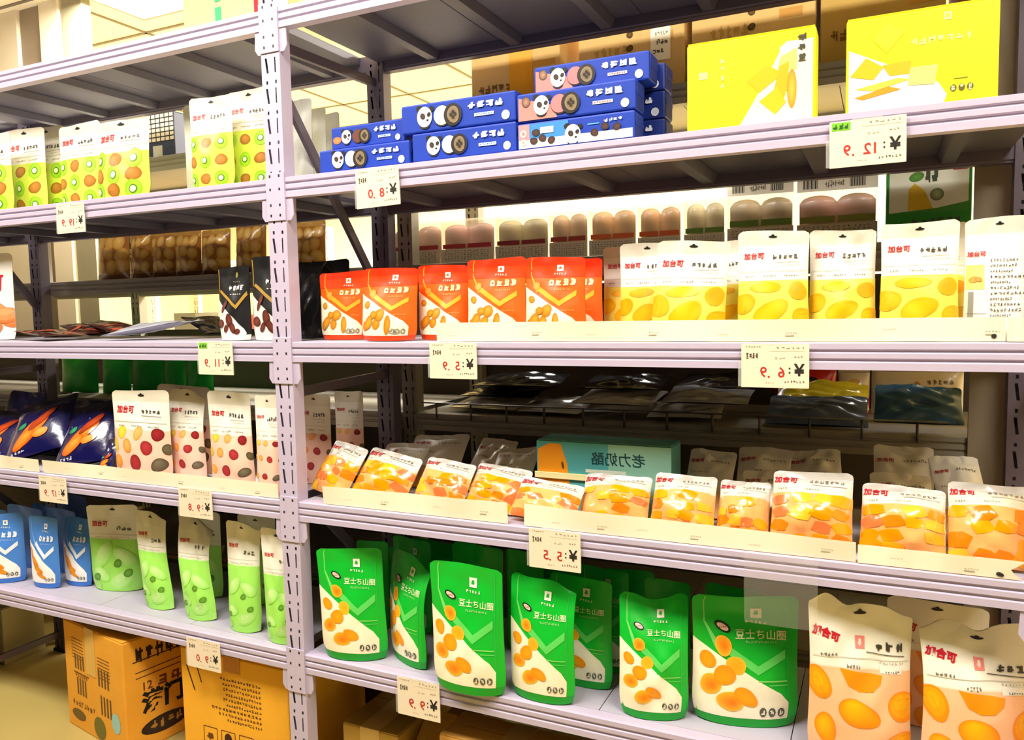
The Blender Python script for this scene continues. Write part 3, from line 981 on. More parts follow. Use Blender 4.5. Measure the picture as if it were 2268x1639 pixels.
def cookie_art(v):
    def f(pen):
        if v == 'scene':
            pen.rect(0, 0.36, .45, 1, (60, 140, 214), 1)
            pen.rect(0, 0, 1, .36, (244, 240, 232), 1)
            pen.rect(0, .36, .1, 1, (236, 150, 150), 2)
            pen.ell(.045, .62, .03, .035, (250, 240, 232), (236, 96, 96), 0, 3)
            pen.ell(.045, .25, .03, .03, (250, 240, 232), (236, 150, 110), 0, 3)
            for x, y in ((.16, .62), (.14, .28), (.22, .36), (.30, .24), (.68, .34), (.77, .55), (.87, .48)):
                pen.ell(x, y, .034, .034, (40, 26, 22), (90, 56, 44), 0, 3, seed=int(x * 50))
            pen.rect(.2, .56, .32, .82, (248, 246, 240), 3)
            pen.scrib(.22, .66, .30, .72, 5, (150, 150, 150), 4, 2)
            bear(pen, .49, .38, .085)
            pen.scrib(.76, .70, .92, .86, 4, (226, 232, 246), 3, 6, 5)
            pen.rect(.62, .68, .72, .73, (96, 176, 232), 2)
            return
        pink = v == 'pink'
        if pink:
            pen.poly([(0, 0), (.35, 0), (.30, .5), (0, .9)], (244, 140, 132), 1)
            pen.ell(.07, .72, .04, .05, (60, 40, 36), (190, 140, 110), 0, 2)
        elif v == 'brown':
            pen.ell(.07, .4, .06, .05, (200, 110, 60), (240, 150, 90), 0, 1, seed=4)
        bear(pen, .21, .52, .085)
        fill = (246, 130, 132) if pink else ((112, 60, 36) if v == 'brown' else (250, 246, 222))
        pen.ell(.375, .48, .082, .092, (30, 20, 20) if v != 'brown' else (60, 30, 20), None, 0, 2, n=22)
        pen.ell(.37, .5, .074, .084, fill, None, 0, 3, n=22)
        pen.ell(.47, .47, .082, .098, (36, 28, 26), (52, 40, 34), 0, 4, n=22)
        pen.ell(.475, .47, .055, .07, (150, 130, 96), (96, 80, 58), 0, 5, n=16, seed=5)
        for a in range(4):
            pen.ell(.475 + .02 * math.cos(a * 1.57), .47 + .1 * math.sin(a * 1.57), .012, .016, (40, 32, 28), None, 0, 6, n=8)
        pen.scrib(.60, .58, .92, .84, 4, (236, 240, 250), 3, 4 + len(v), 10)
        pen.rect(.66, .28, .83, .40, (214, 226, 246), 2)
        pen.scrib(.67, .30, .82, .38, 7, BLUE if not pink else (230, 90, 90), 3, 5)
        pen.ell(.93, .2, .035, .04, (232, 238, 248), (200, 212, 236), 0, 2)
    return f


def bear(pen, x, y, s):       # a plain black and white bear face
    k = pen.W / pen.H
    pen.ell(x - s * .55, y + s * .9 * k, s * .36, s * .34, (24, 22, 24), None, 0, 2, n=12)
    pen.ell(x + s * .75, y + s * .75 * k, s * .3, s * .28, (24, 22, 24), None, 0, 2, n=12)
    pen.ell(x, y - s * .9 * k, s * .55, s * .35, (34, 30, 32), None, 0, 2, n=12)
    pen.ell(x, y, s * .82, s * 1.05, (248, 244, 232), None, 0, 3, n=22)
    pen.ell(x - s * .18, y + s * .08 * k, s * .27, s * .33, (30, 24, 22), (80, 60, 50), .4, 4, n=14)
    pen.ell(x + s * .5, y + s * .2 * k, s * .2, s * .24, (30, 24, 22), (60, 46, 40), -.4, 4, n=14)
    pen.ell(x + s * .34, y - s * .36 * k, s * .13, s * .1, (30, 24, 24), None, 0, 4, n=10)


def cookie_box(label, v, xa, xb, z, y, h, d=.062, base=(12, 58, 176), group='blue sandwich cookie boxes'):
    R = thing('cookie_box', label, 'cookie box', ((xa + xb) / 2, y, z), (0, 0, 0), group)
    w = xb - xa
    mb = MB()
    mb.box((-w / 2, 0, .0004), (w / 2, d, h - .0004), lin(base), .004)
    pen = Pen(mb, plane((-w / 2 + .004, -.0002, .004), (w - .008, 0, 0), (0, 0, h - .008)), w, h, cell=.2)
    cookie_art(v)(pen)
    mb.build('carton', 'card', R, smooth=False)
    for s in (-1, 1):
        mb = MB()
        x = s * w / 2
        mb.box((min(x, x + s * .0012), .005, .005), (max(x, x + s * .0012), d - .005, h * .62), lin(tuple(q * .75 for q in base)), .0004)
        mb.box((min(x, x + s * .002), .005, h * .5), (max(x, x + s * .002), d - .005, h - .005), lin(tuple(q * .85 for q in base)), .0004)
        mb.build('end_flap', 'card', R, smooth=False)
    return R


def X(px, py, y=.03):
    return float(at(px, py, y)[0])


zb = DECK['B'] + .0004
hb = .0605
cookie_box('blue cookie box with bear and cream biscuit, under the brown-cream box near the post', 'cream', X(712, 350), X(911, 340), zb, .022, hb - .006)
cookie_box('blue cookie box with brown filling, lying on the cookie box nearest the post', 'brown', X(738, 300, .05), X(900, 285, .05), zb + hb - .005, .042, hb - .006)
cookie_box('blue cookie box with cream biscuit, lower one of the middle pair', 'cream', X(918, 320), X(1148, 310), zb, .02, hb + .004)
cookie_box('blue cookie box with cream biscuit, upper one of the middle pair', 'cream', X(893, 260), X(1146, 250), zb + hb + .0045, .022, hb + .004)
cookie_box('white and blue cookie box with many small biscuits at the bottom of the tall stack', 'scene', X(1150, 300), X(1409, 290), zb, .02, hb - .004)
cookie_box('blue cookie box with pink filling in the middle of the tall stack', 'pink', X(1149, 220), X(1411, 220), zb + hb - .0035, .02, hb)
cookie_box('blue cookie box with pink filling set back on top of the tall stack', 'pink', X(1187, 170, .06), X(1441, 160, .06), zb + 2 * hb - .003, .05, hb - .002)
for i, lb in enumerate(['bottom', 'middle', 'top']):
    cookie_box('dark blue cookie box behind the tall stack, %s of the rear pile' % lb, 'cream', X(1230, 200, .13), X(1476, 200, .13), zb + i * (hb - .004), .118, hb - .0045, base=(10, 40, 130))


def yellow_art(v):
    def f(pen):
        W, C1, C2 = (255, 252, 236), (250, 200, 20), (240, 160, 20)
        if v == 1:
            pen.poly([(.42, .0), (.98, 0), (.98, .88), (.78, .88), (.74, .80), (.6, .42)], (255, 252, 206), 1)
            pen.ell(.83, .80, .10, .05, W, None, 0, 2)
            pen.poly([(.48, .5), (.63, .66), (.76, .54), (.58, .36)], (246, 186, 0), 3)
            pen.poly([(.74, .72), (.86, .80), (.86, .56), (.72, .6)], (236, 214, 110), 2)
            pen.poly([(.69, .36), (.73, .62), (.80, .66), (.80, .4), (.76, .24)], (246, 178, 10), 3)
            pen.poly([(.58, .26), (.72, .40), (.78, .22), (.70, .1)], (250, 190, 10), 4)
            pen.ell(.825, .36, .035, .15, (232, 140, 10), (250, 190, 60), 0, 4)
            pen.scrib(.86, .64, .94, .73, 1, (70, 66, 40), 3, 2, 6)
            pen.scrib(.86, .75, .94, .84, 1, (70, 66, 40), 3, 3, 6)
            pen.scrib(.86, .86, .94, .95, 1, (70, 66, 40), 3, 4, 6)
            pen.rect(.10, .59, .17, .67, (255, 246, 150), 2)
            pen.scrib(.19, .6, .22, .66, 1, (255, 246, 120), 2, 5)
            for k in range(4):
                pen.scrib(.27, .74 - k * .095, .31, .80 - k * .095, 1, (255, 250, 150), 2, k, 5)
        else:
            pen.poly([(.02, .68), (.02, .02), (.66, .02), (.68, .10), (.62, .24)], (255, 253, 232), 1)
            pen.poly([(.18, .76), (.29, .92), (.40, .80), (.28, .60)], (255, 214, 20), 3)
            pen.poly([(.195, .76), (.29, .9), (.385, .80), (.28, .62)], (255, 226, 30), 4)
            pen.poly([(.03, .40), (.14, .58), (.26, .46), (.19, .34)], (250, 184, 10), 3)
            pen.poly([(.25, .48), (.44, .50), (.45, .36), (.30, .36)], (252, 178, 20), 2)
            pen.poly([(.42, .24), (.44, .42), (.62, .42), (.60, .22)], (250, 226, 120), 3)
            pen.poly([(.06, .26), (.36, .33), (.44, .30), (.2, .22)], (250, 196, 70), 2)
            pen.poly([(.06, .17), (.3, .25), (.38, .21), (.12, .14)], (248, 150, 20), 3)
            pen.rect(.65, .86, .70, .94, (255, 252, 150), 2)
            pen.rect(.663, .88, .687, .92, (250, 240, 60), 3)
            pen.scrib(.43, .64, .84, .715, 7, (255, 252, 140), 2, 3, 4)
            for k in range(3):
                pen.ell(.72 + .053 * k, .155, .021, .026, (96, 92, 30), None, 0, 2, n=12)
                pen.scrib(.706 + .053 * k, .12, .734 + .053 * k, .19, 1, (240, 236, 170), 3, k, 4)
            pen.line(.72, .25, .81, .25, .006, (120, 116, 40), 2)
    return f


for v, lb, a, b, zt in ((1, 'tall yellow biscuit box with cheese crackers, beside the tall cookie stack', (1522, 190), (1807, 160), 1.800), (2, 'tall yellow biscuit box with cracker stack, standing above the 12.9 price card', (1874, 140), (2213, 110), 1.7985)):
    xa, xb = X(*a), X(*b)
    carton(lb, 'biscuit_box', 'biscuit box', (255, 244, 0), xb - xa, .06, zt - zb - .003, ((xa + xb) / 2, .028, zb), 0, 'card', yellow_art(v), 'tall yellow biscuit boxes', .003, None, True)


def kraft_art(kind):
    def f(pen):
        g = (150, 112, 40)
        if kind == 'yellow':
            pen.scrib(.08, .2, .62, .30, 7, (120, 84, 24), 2, 3, 4)
            pen.scrib(.70, .66, .92, .74, 3, (190, 120, 40), 2, 4)
            pen.rect(.72, .42, .95, .48, (206, 150, 60), 1)
        else:
            pen.scrib(.15, .36, .48, .48, 5, (190, 150, 66), 2, 3, 4)
            pen.scrib(.70, .72, .92, .80, 4, (196, 140, 60), 2, 4)
            pen.rect(.72, .46, .9, .54, (204, 150, 70), 1)
            for k in range(5):
                pen.ell(.50, .30 + .13 * k, .032, .03, (44, 34, 14), (120, 90, 30), .3 * k, 2, n=12, seed=k)
    return f


KC = (222, 184, 116)


def bcarton(label, xa, xb, h, kind, y=.52, c=KC, d=.34, tape=None, z=1.8555):
    a, b = xa, xb
    return carton(label, 'cardboard_carton', 'carton', c, b - a, d, h, ((a + b) / 2, y, z), 0, 'kraft', kraft_art(kind), 'cartons on the rear rack', .004, tape)


c1 = bcarton('brown carton with wide yellow tape, behind the cookie boxes on the rear rack', X(1043, 150, .52), X(1240, 130, .52), .26, 'yellow', tape=(.02, .07, .99, (236, 164, 20)))
c2 = bcarton('brown carton with white sticker and black print, behind the tall cookie stack', X(1281, 120, .52), X(1516, 120, .52), .27, 'print')
mb = MB()
pen = Pen(mb, plane((.055, -.0009, .075), (.052, 0, 0), (0, 0, .085)), .052, .085, cell=.2)
pen.rect(0, 0, 1, 1, (246, 240, 220), 1)
pen.scrib(.2, .72, .9, .86, 5, (150, 140, 120), 2, 3)
pen.scrib(.3, .45, .9, .62, 3, (80, 76, 70), 2, 4, 4)
pen.scrib(.1, .2, .7, .36, 3, (80, 76, 70), 2, 5, 4)
mb.build('paper_sticker', 'paper', c2)
bcarton('brown carton with dark tape print, behind the first yellow biscuit box', X(1532, 80, .52), X(1806, 70, .52), .28, 'print')
bcarton('plain tan carton between the two yellow biscuit boxes on the rear rack', X(1817, 60, .52), X(2095, 40, .52), .27, 'yellow', c=(196, 160, 84))
bcarton('dark brown carton at the far end of the rear rack, beside the second yellow box', X(2120, 90, .52), X(2262, 90, .52), .36, 'yellow', c=(170, 100, 30), d=.3)


def a_art(pen):
    pen.rect(.02, .5, .5, .98, (244, 236, 206), 1)
    pen.line(.06, .66, .44, .66, .008, (70, 66, 50), 2)
    pen.scrib(.12, .70, .40, .82, 8, (70, 66, 50), 2, 2)
    for k in range(4):
        pen.rect(.44, .04 + .25 * k, .52, .22 + .25 * k, (70, 190, 130), 2)
    pen.rect(.95, .0, 1, 1, (206, 40, 60), 1)


xa, xb = X(406, 40, .03), X(572, 20, .03)
carton('cream carton with green tape marks on the top shelf beside the post', 'cardboard_carton', 'carton', (234, 206, 150), xb - xa, .3, .2, ((xa + xb) / 2, .03, DECK['A'] + .0005), 0, 'kraft', a_art, None, .003)

# floor cartons under the lowest shelf
KB = (238, 166, 44)
Lb, Fb = on(154, 1600, 0), on(284, 1678, 0)
w1 = float(np.hypot(*(Fb - Lb)[:2]))
yaw1 = math.atan2(Fb[1] - Lb[1], Fb[0] - Lb[0])


def floor1(pen):
    d = (126, 80, 16)
    for i in range(7):
        pen.line(.14, .86 - i * .03, .34, .86 - i * .03, .008, d, 1)
        pen.line(.58, .78 - i * .03, .78, .78 - i * .03, .008, d, 1)
    for k in range(4):
        pen.rect(.18 + .045 * k, .58, .205 + .045 * k, .72, (120, 84, 22), 1)
        pen.rect(.58 + .05 * k, .52, .605 + .05 * k, .68, (110, 80, 24), 1)
        pen.rect(.2 + .045 * k, .34, .225 + .045 * k, .5, (120, 84, 22), 1)
        pen.rect(.6 + .05 * k, .26, .625 + .05 * k, .44, (110, 80, 24), 1)
    pen.line(.16, .545, .42, .545, .012, d, 2)
    pen.scrib(.18, .505, .40, .54, 6, d, 2, 4)
    pen.scrib(.1, .22, .5, .28, 8, d, 2, 5)
    pen.ell(.2, .14, .12, .05, (120, 90, 26), None, 0, 1)
    pen.ell(.84, .25, .07, .09, (160, 206, 200), None, 0, 2)
    pen.ell(.56, .12, .1, .1, (120, 110, 30), None, 0, 1)


def side1(pen):
    dk = (44, 22, 8)
    pen.scrib(.1, .78, .8, .92, 8, dk, 1, 3, 6)
    pen.line(.08, .80, .8, .80, .01, (60, 30, 8), 1)
    pen.line(.1, .70, .7, .70, .008, (90, 50, 12), 1)
    pen.line(.1, .65, .5, .65, .008, (90, 50, 12), 1)
    pen.text('12', .2, .56, .1, (110, 56, 16), 1, False, 0, .02)
    pen.scrib(.28, .51, .75, .61, 4, (110, 56, 16), 1, 5, 4)
    pen.text('涝门刀', .42, .41, .19, (16, 10, 6), 1, False, 0, .05)
    pen.ell(.34, .17, .22, .075, (40, 22, 8), (60, 34, 12), 0, 1)
    pen.scrib(.2, .13, .5, .22, 4, (180, 130, 50), 2, 9, 4)


b1 = carton('kraft carton with dark print and peeling tape, turned cornerwise on the floor', 'cardboard_carton', 'carton', KB, w1, .36, .345, tuple((Lb + Fb) / 2), yaw1, 'kraft', floor1, None, .004, (-.012, .055, .42, (222, 178, 90)), side=side1)


def floor2(pen):
    d = (104, 58, 12)
    r = random.Random(5)
    for i in range(9):
        y = .80 - i * .042 * 1.0
        pen.scrib(.28 + r.uniform(0, .16), y, .76, y + .026, 14, d, 1, i, 4)
    pen.line(.06, .86, .13, .66, .012, (70, 30, 10), 1)
    pen.line(.15, .90, .2, .74, .010, (70, 30, 10), 1)
    for k in range(4):
        x = .2 + .17 * k
        for q in ((x, .14, x, .38), (x + .13, .14, x + .13, .38), (x, .38, x + .13, .38), (x, .14, x + .13, .14)):
            pen.line(*q, .006, d, 1)
    pen.ell(.435, .32, .035, .04, (60, 20, 14), None, 0, 2)
    pen.line(.435, .28, .435, .2, .01, (60, 20, 14), 2)
    pen.line(.405, .2, .465, .2, .014, (60, 20, 14), 2)
    pen.scrib(.22, .27, .31, .34, 1, d, 2, 3, 6)
    pen.ell(.265, .22, .025, .022, (110, 50, 24), None, 0, 2)
    pen.scrib(.56, .22, .65, .32, 2, d, 2, 4, 4)
    pen.poly([(.72, .2), (.84, .24), (.84, .32), (.76, .3)], (40, 24, 12), 2)


xa2, xb2 = X(398, 1540, .035), X(634, 1580, .035)
b2 = carton('kraft carton with printed text lines and handling marks, beside the centre post on the floor', 'cardboard_carton', 'carton', (252, 182, 40), xb2 - xa2, .34, .352, ((xa2 + xb2) / 2, .045, 0), 0, 'kraft', floor2, None, .004, (.0, .06, .12, (196, 124, 20)))

# cartons under the lowest shelf, right bay
for lb, x0, x1, y0, d, h, yw, c in (('olive-brown carton with closed lid in the dark under the lowest shelf', -.09, .085, .09, .3, .215, .0, (196, 156, 66)),
                                   ('tan taped carton at the front under the lowest shelf', .24, .60, .03, .12, .285, -.03, (226, 168, 74)),
                                   ('tan carton under the green pouches of the lowest shelf', .63, 1.1, .06, .3, .26, 0, (220, 160, 60))):
    carton(lb, 'cardboard_carton', 'carton', c, x1 - x0, d, h, ((x0 + x1) / 2, y0, 0), yw, 'kraft', None, None, .004, (0, .06, .2, (214, 176, 100)))
oc = carton('open carton with a raised flap between two cartons under the lowest shelf', 'cardboard_carton', 'carton', (190, 142, 56), .10, .2, .2, (.172, .11, 0), 0.0, 'kraft', None, None, .004, None, False)
mb = MB()
mb.add([(-.048, .001, .2), (.048, .001, .2), (.044, .06, .262), (-.044, .06, .262)], [(0, 1, 2, 3), (3, 2, 1, 0)], lin((214, 166, 76)))
mb.build('raised_flap', 'kraft', oc, smooth=False)

carton('added dark carton under the rear rack, filling the bright gap behind the kraft cartons', 'cardboard_carton', 'carton', (120, 82, 34), .86, .3, .375, (-.56, .54, 0), 0, 'kraft', None, None, .004)  # added to block the bright wall seen under the rack

# things standing past the left end
for lb, nm, cat, c, lo, hi in (('low white panel box standing on the floor beyond the rear post', 'storage_box', 'box', (160, 150, 108), (-2.1, .24, 0), (-1.775, .40, .215)),
                               ('dark red-brown box on the floor left of the white panel box', 'storage_box', 'box', (110, 46, 24), (-2.1, .03, 0), (-1.79, .22, .20))):
    carton(lb, nm, cat, c, hi[0] - lo[0], hi[1] - lo[1], hi[2] - lo[2], ((lo[0] + hi[0]) / 2, lo[1], 0), 0, 'card', None, None, .003, None, True)


# ------------------------------------------------------------------ price cards and paper strips
def price_card(label, px0, px1, py0, py1, digits, green=False, tilt=0.0, bar=True):
    pm = ((px0 + px1) / 2, (py0 + py1) / 2)
    y = -.0062
    a, b = at(px0, pm[1], y), at(px1, pm[1], y)
    t, bo = at(pm[0], py0, y)[2], at(pm[0], py1, y)[2]
    W, H = float(b[0] - a[0]), float(t - bo)
    R = thing('price_card', label, 'price card', ((a[0] + b[0]) / 2, y, bo), (0, tilt, 0), 'price cards on the shelf edges')
    mb = MB()
    mb.box((-W / 2, -.0008, 0), (W / 2, .0004, H), lin((240, 224, 198)), .0003)
    pen = Pen(mb, plane((-W / 2, -.0009, 0), (W, 0, 0), (0, 0, H)), W, H, cell=.3, lift=.0003)
    if green:
        pen.rect(.03, .80, .28, .97, (120, 196, 40), 1)
        pen.scrib(.04, .82, .27, .95, 3, (40, 90, 20), 2, 3, 5)
    else:
        pen.scrib(.07, .66, .26, .80, 4, (74, 72, 50), 1, 3, 6)
        pen.scrib(.06, .92, .3, .955, 6, (130, 124, 100), 1, 8)
    pen.scrib(.52, .89, .94, .945, 6, (150, 140, 118), 1, 4, 2)
    pen.line(.42, .84, .94, .84, .005, (214, 200, 168), 1)
    pen.scrib(.5, .66, .66, .71, 3, (168, 156, 132), 1, 5, 2)
    pen.scrib(.78, .68, .93, .74, 3, (150, 140, 118), 1, 6, 2)
    k = min(1.0, 1.15 * H / W)
    pen.text('¥', .86, .42, .32 * k, (26, 24, 22), 1, True, 0, .022)
    pen.text(':', .72, .40, .25 * k, (26, 24, 22), 1, True, 0, .01)
    n = len(digits)
    x = .60
    for ch in digits:
        pen.text(ch, x - (.02 if ch == '.' else 0), .36 if ch != '.' else .25, .29 * k, (190, 44, 34), 1, True, 0, .012)
        x -= .10 if ch == '.' or x == .60 and n > 3 and ch == '1' else .165
    pen.scrib(.64, .12, .94, .18, 7, (96, 90, 74), 1, 7, 3)
    pen.scrib(.36, .10, .5, .13, 4, (170, 120, 90), 1, 9, 2)
    mb.build('paper_card', 'paper', R, smooth=False)
    mb = MB()
    mb.box((-W / 2 - W * .05, .0006, H * .02), (W / 2 + .0006, .0014, H * .62), lin((220, 214, 206)), 0)
    mb.box((-W * .2, -.0014, H * .985), (W * .2, .004, H * 1.03), lin((225, 215, 225)), 0)
    mb.build('plastic_holder', 'clear', R, smooth=False)
    return R


price_card('small price card under the kiwi pouches', 126, 188, 450, 516, '19.9')
price_card('price card hanging below the blue cookie boxes', 790, 886, 372, 458, '8.0', tilt=-.03)
price_card('price card reading 12.9 below the yellow biscuit boxes', 1838, 2008, 262, 366, '12.9', True, tilt=-.01)
price_card('price card with green corner under the black pouches', 440, 516, 757, 830, '11.9', True)
price_card('price card reading 5.9 below the orange pouches', 952, 1056, 759, 839, '5.9')
price_card('price card reading 6.9 below the yellow mango pouches', 1642, 1792, 762, 859, '6.9')
price_card('price card under the dark blue crayfish bags', 88, 148, 1056, 1113, '17.9')
price_card('price card under the pink jujube pouches', 397, 470, 1083, 1147, '9.8')
price_card('price card reading 5.5 above the green pouches', 1172, 1286, 1175, 1262, '5.5')
price_card('price card under the pale green olive pouches, above the kraft carton', 415, 488, 1418, 1482, '9.0')
price_card('price card under the green pouches of the lowest shelf', 881, 974, 1507, 1590, '9.9')


def strip(label, p, dk, y, tops, group='paper strips along the shelf fronts', marks=6, sd=1, notch=False, dot=None, name='paper_strip'):
    """Paper strip standing on the shelf front: p = (left px, right px) and tops = (left row, right row) of its upper edge."""
    z0 = DECK[dk] + .0006
    a, b = at(p[0], tops[0], y), at(p[1], tops[1], y)
    r = random.Random(sd)
    W = float(b[0] - a[0])
    ha, hb_ = float(a[2] - z0), float(b[2] - z0)
    H = max(ha, hb_)
    f1, f2 = r.uniform(0, 6), r.uniform(0, 6)

    def S(u, v):
        top = ha + (hb_ - ha) * u
        z = v * top
        x = u * W
        if notch:
            x = x + np.clip((u - .9) / .1, 0, 1) * .022 * np.abs(2 * v - .9)
        yy = .0022 * np.sin(5 * u * W * 3 + f1) * v - .0012 * v + .0015 * np.sin(17 * u + f2) * v
        return np.stack([x, yy, z], 1)
    R = thing(name, label, 'paper strip', (float(a[0]), y, z0), (0, 0, 0), group)
    mb = MB()
    n = max(10, int(W / .02))
    sheet(mb, S, 0, 1, 0, 1, n, 4, (246, 236, 208))
    sheet(mb, lambda u, v: S(u, v) + np.array([0, .0007, 0]), 0, 1, 0, 1, n, 4, (250, 242, 220), flip=True)
    pen = Pen(mb, S, W, H, cell=.03)
    for i in range(marks):
        u = (i + .5) / marks + r.uniform(-.04, .04)
        v = r.uniform(.25, .5)
        pen.scrib(u, v, u + .022 / W, v + .06, 5, (120, 110, 90) if i % 2 else (214, 150, 120), 1, i, 2)
        if i % 2:
            pen.line(u, v - .1, u + .016 / W, v - .09, .0016 / W, (170, 160, 140), 1)
    if dot:
        pen.ell(dot, .22, .004 / W, .004 / W, (40, 36, 34), None, 0, 2, n=12)
    mb.build('paper_sheet', 'paper', R)
    mb = MB()
    for u in (.08, .5, .92):
        mb.box((u * W - .012, .0024, -.0002), (u * W + .012, .0032, H * .4), lin((236, 232, 228)), 0)
    mb.build('tape_tab', 'clear', R, smooth=False)
    return R


strip('long white paper strip below the orange and yellow pouches', (967, 2228), 'C', .006, (715, 702), sd=2, marks=8, dot=.985)
mbx = strip('white paper card with dark edge at the end of the long strip', (2232, 2300), 'C', .003, (704, 703), sd=3, marks=1, name='paper_card')
strip('short cream paper strip in front of the crayfish bags, nearest the frame edge', (-60, 86), 'D', .007, (1000, 1018), sd=4, marks=2)
strip('cream paper strip in front of the crayfish bags and jujube pouches', (95, 616), 'D', .007, (1018, 1072), sd=5, marks=6)
strip('white paper strip in front of the mango bags, beside the centre post', (716, 1124), 'D', .006, (1076, 1113), sd=6, marks=4)
strip('long cream paper strip in front of the mango bags', (1160, 1896), 'D', .006, (1116, 1200), sd=7, marks=6)
strip('cream paper strip with notched end in front of the last mango bags', (1900, 2236), 'D', .004, (1206, 1240), sd=8, marks=2, notch=True, dot=.93)

# clear tape hanging from the shelf edge
a, b = at(1648, 1230, -.003), at(1812, 1250, -.003)
R = thing('packing_tape', 'clear packing tape stuck on the shelf edge above the last green pouch', 'tape', (float(a[0]), -.0022, .69), (0, 0, 0))
mb = MB()
sheet(mb, lambda u, v: np.stack([u * (b[0] - a[0]), -.001 - .001 * np.sin(5 * u + 4 * v) + .012 * np.clip(.5 - v, 0, 1), .138 * v], 1), 0, 1, 0, 1, 8, 10, (235, 228, 215))
mb.build('tape_film', 'tape', R)


# ------------------------------------------------------------------ pouches on the shelves
G = 'green dried apricot pouches'
# lowest shelf, right bay, front row
put('green', 'green apricot pouch next to the centre post, square to the front', 718, 863, 1214, 'E', yb=(1450, 1458), T=.026, group=G, sd=1, lean_x=-.06)
put('green', 'narrow green apricot pouch turned sideways, second from the centre post', 872, 948, 1238, 'E', yb=(1436, 1488), T=.022, group=G, sd=2, curl=.1, lean_x=-.1, dents=((1, -.09, .3),))
put('green', 'bright green apricot pouch above the 9.9 price card, third from the centre post', 964, 1124, 1252, 'E', yb=(1512, 1542), T=.026, group=G, sd=3, lean_x=-.03)
put('green', 'green apricot pouch with rounded corner, fourth from the centre post', 1134, 1276, 1284, 'E', yb=(1532, 1562), T=.020, group=G, sd=4, curl=.06, lean_x=-.02, dents=((1, -.10, .2), (0, .02, .15)))
put('green', 'shaded green apricot pouch half hidden behind the fourth one', 1222, 1358, 1278, 'E', yb=(1500, 1530), T=.014, group=G, sd=5)
put('green', 'green apricot pouch with creased sunken top, second from the orange apricot pouches', 1372, 1526, 1326, 'E', yb=(1576, 1590), T=.024, group=G, sd=6, curl=.12, wr=2.2, dents=((.45, -.05, .22), (.95, .03, .15)))
put('green', 'largest green apricot pouch, beside the white and orange apricot pouches', 1532, 1768, 1318, 'E', yb=(1586, 1604), T=.028, group=G, sd=7)
for i, (a, b, t, lb) in enumerate([(792, 862, 1198, 'behind the one next to the centre post'), (874, 956, 1192, 'behind the narrow sideways one'), (1004, 1116, 1208, 'behind the bright one above the 9.9 card'),
                                   (1122, 1206, 1222, 'below the 5.5 price card'), (1284, 1394, 1258, 'with rounded top behind the half hidden one'), (1428, 1530, 1286, 'behind the creased one'), (1562, 1692, 1300, 'behind the largest one')]):
    put('green', 'dark green rear-row pouch ' + lb, a, b, t, 'E', y=.22 + .015 * (i % 2), T=.02, group='rear row of green pouches', sd=20 + i, detail=(i in (1, 4)))
for i, (a, b, t) in enumerate([(846, 908, 1212), (916, 1010, 1198), (1180, 1290, 1235), (1340, 1450, 1262)]):
    put('green', 'green pouch deep in the shadow, %s of the last row of four' % ['nearest the post', 'second', 'third', 'farthest from the post'][i], a, b, t, 'E', y=.31, T=.018, group='last row of green pouches', sd=40 + i, detail=False)
put('apricot', 'white and orange apricot pouch beside the largest green pouch', 1786, 2016, 1338, 'E', yb=(1668, 1690), T=.03, sd=3, name='fruit_pouch', cat='fruit pouch', wr=2.0, waist=.05, dents=((.12, .045, .13), (.36, -.03, .1), (1, -.05, .14)), group='white apricot pouches')
put('apricot', 'white and orange apricot pouch at the frame corner, with dented top', 2036, 2290, 1388, 'E', yb=(1712, 1736), T=.03, sd=4, name='fruit_pouch', cat='fruit pouch', wr=2.4, waist=.05, curl=.08, dents=((.18, .02, .2), (.52, -.05, .14), (0, -.05, .1)), group='white apricot pouches')
put('apricot', 'shaded apricot pouch behind the two white and orange ones', 1962, 2190, 1334, 'E', y=.24, T=.02, sd=5, name='fruit_pouch', cat='fruit pouch', group='white apricot pouches')

# lowest shelf, left bay
B_ = 'blue snack pouches'
put('blue', 'pale blue pouch at the frame edge of the lowest shelf', -40, 62, 1138, 'E', yb=(1290, 1285), T=.02, group=B_, sd=1)
put('blue', 'narrow pale blue pouch in the middle of the front three', 74, 137, 1145, 'E', yb=(1294, 1302), T=.018, group=B_, sd=2)
put('blue', 'pale blue pouch beside the first pale green olive pouch', 146, 206, 1150, 'E', yb=(1290, 1298), T=.016, group=B_, sd=3, curl=.08)
for i, (a, b, t, y, lb) in enumerate([(20, 98, 1122, .19, 'second row, nearest the frame edge'), (104, 172, 1128, .2, 'second row, behind the middle front pouch'), (-50, 20, 1126, .2, 'second row, cut by the frame'),
                                      (76, 122, 1118, .31, 'last row, under the crayfish bags'), (130, 196, 1096, .31, 'last row, behind the olive pouch')]):
    put('blue', 'darker blue pouch in the ' + lb, a, b, t, 'E', y=y, T=.016, group='rear rows of blue pouches', sd=30 + i, detail=False)
O_ = 'pale green olive pouches'
fk = dict(name='fruit_pouch', cat='fruit pouch')
put('olive', 'pale green olive pouch beside the blue pouches, widest of the row', 208, 322, 1118, 'E', yb=(1300, 1306), T=.026, group=O_, sd=1, wr=1.6, lean_x=-.05, **fk)
put('olive', 'pale green olive pouch leaning sideways, second of the row', 326, 390, 1140, 'E', yb=(1338, 1350), T=.022, group=O_, sd=2, lean_x=-.36, wr=1.6, curl=.06, dents=((1, -.06, .3),), **fk)
put('olive', 'pale green olive pouch bent over at the top, third of the row', 414, 484, 1154, 'E', yb=(1362, 1374), T=.022, group=O_, sd=3, lean_x=-.34, wr=1.8, curl=.14, dents=((1, -.12, .4),), **fk)
put('olive', 'upright pale green olive pouch with a gap before it, fourth of the row', 510, 582, 1153, 'E', yb=(1388, 1400), T=.022, group=O_, sd=4, lean_x=.02, wr=1.6, dents=((1, -.08, .3),), **fk)
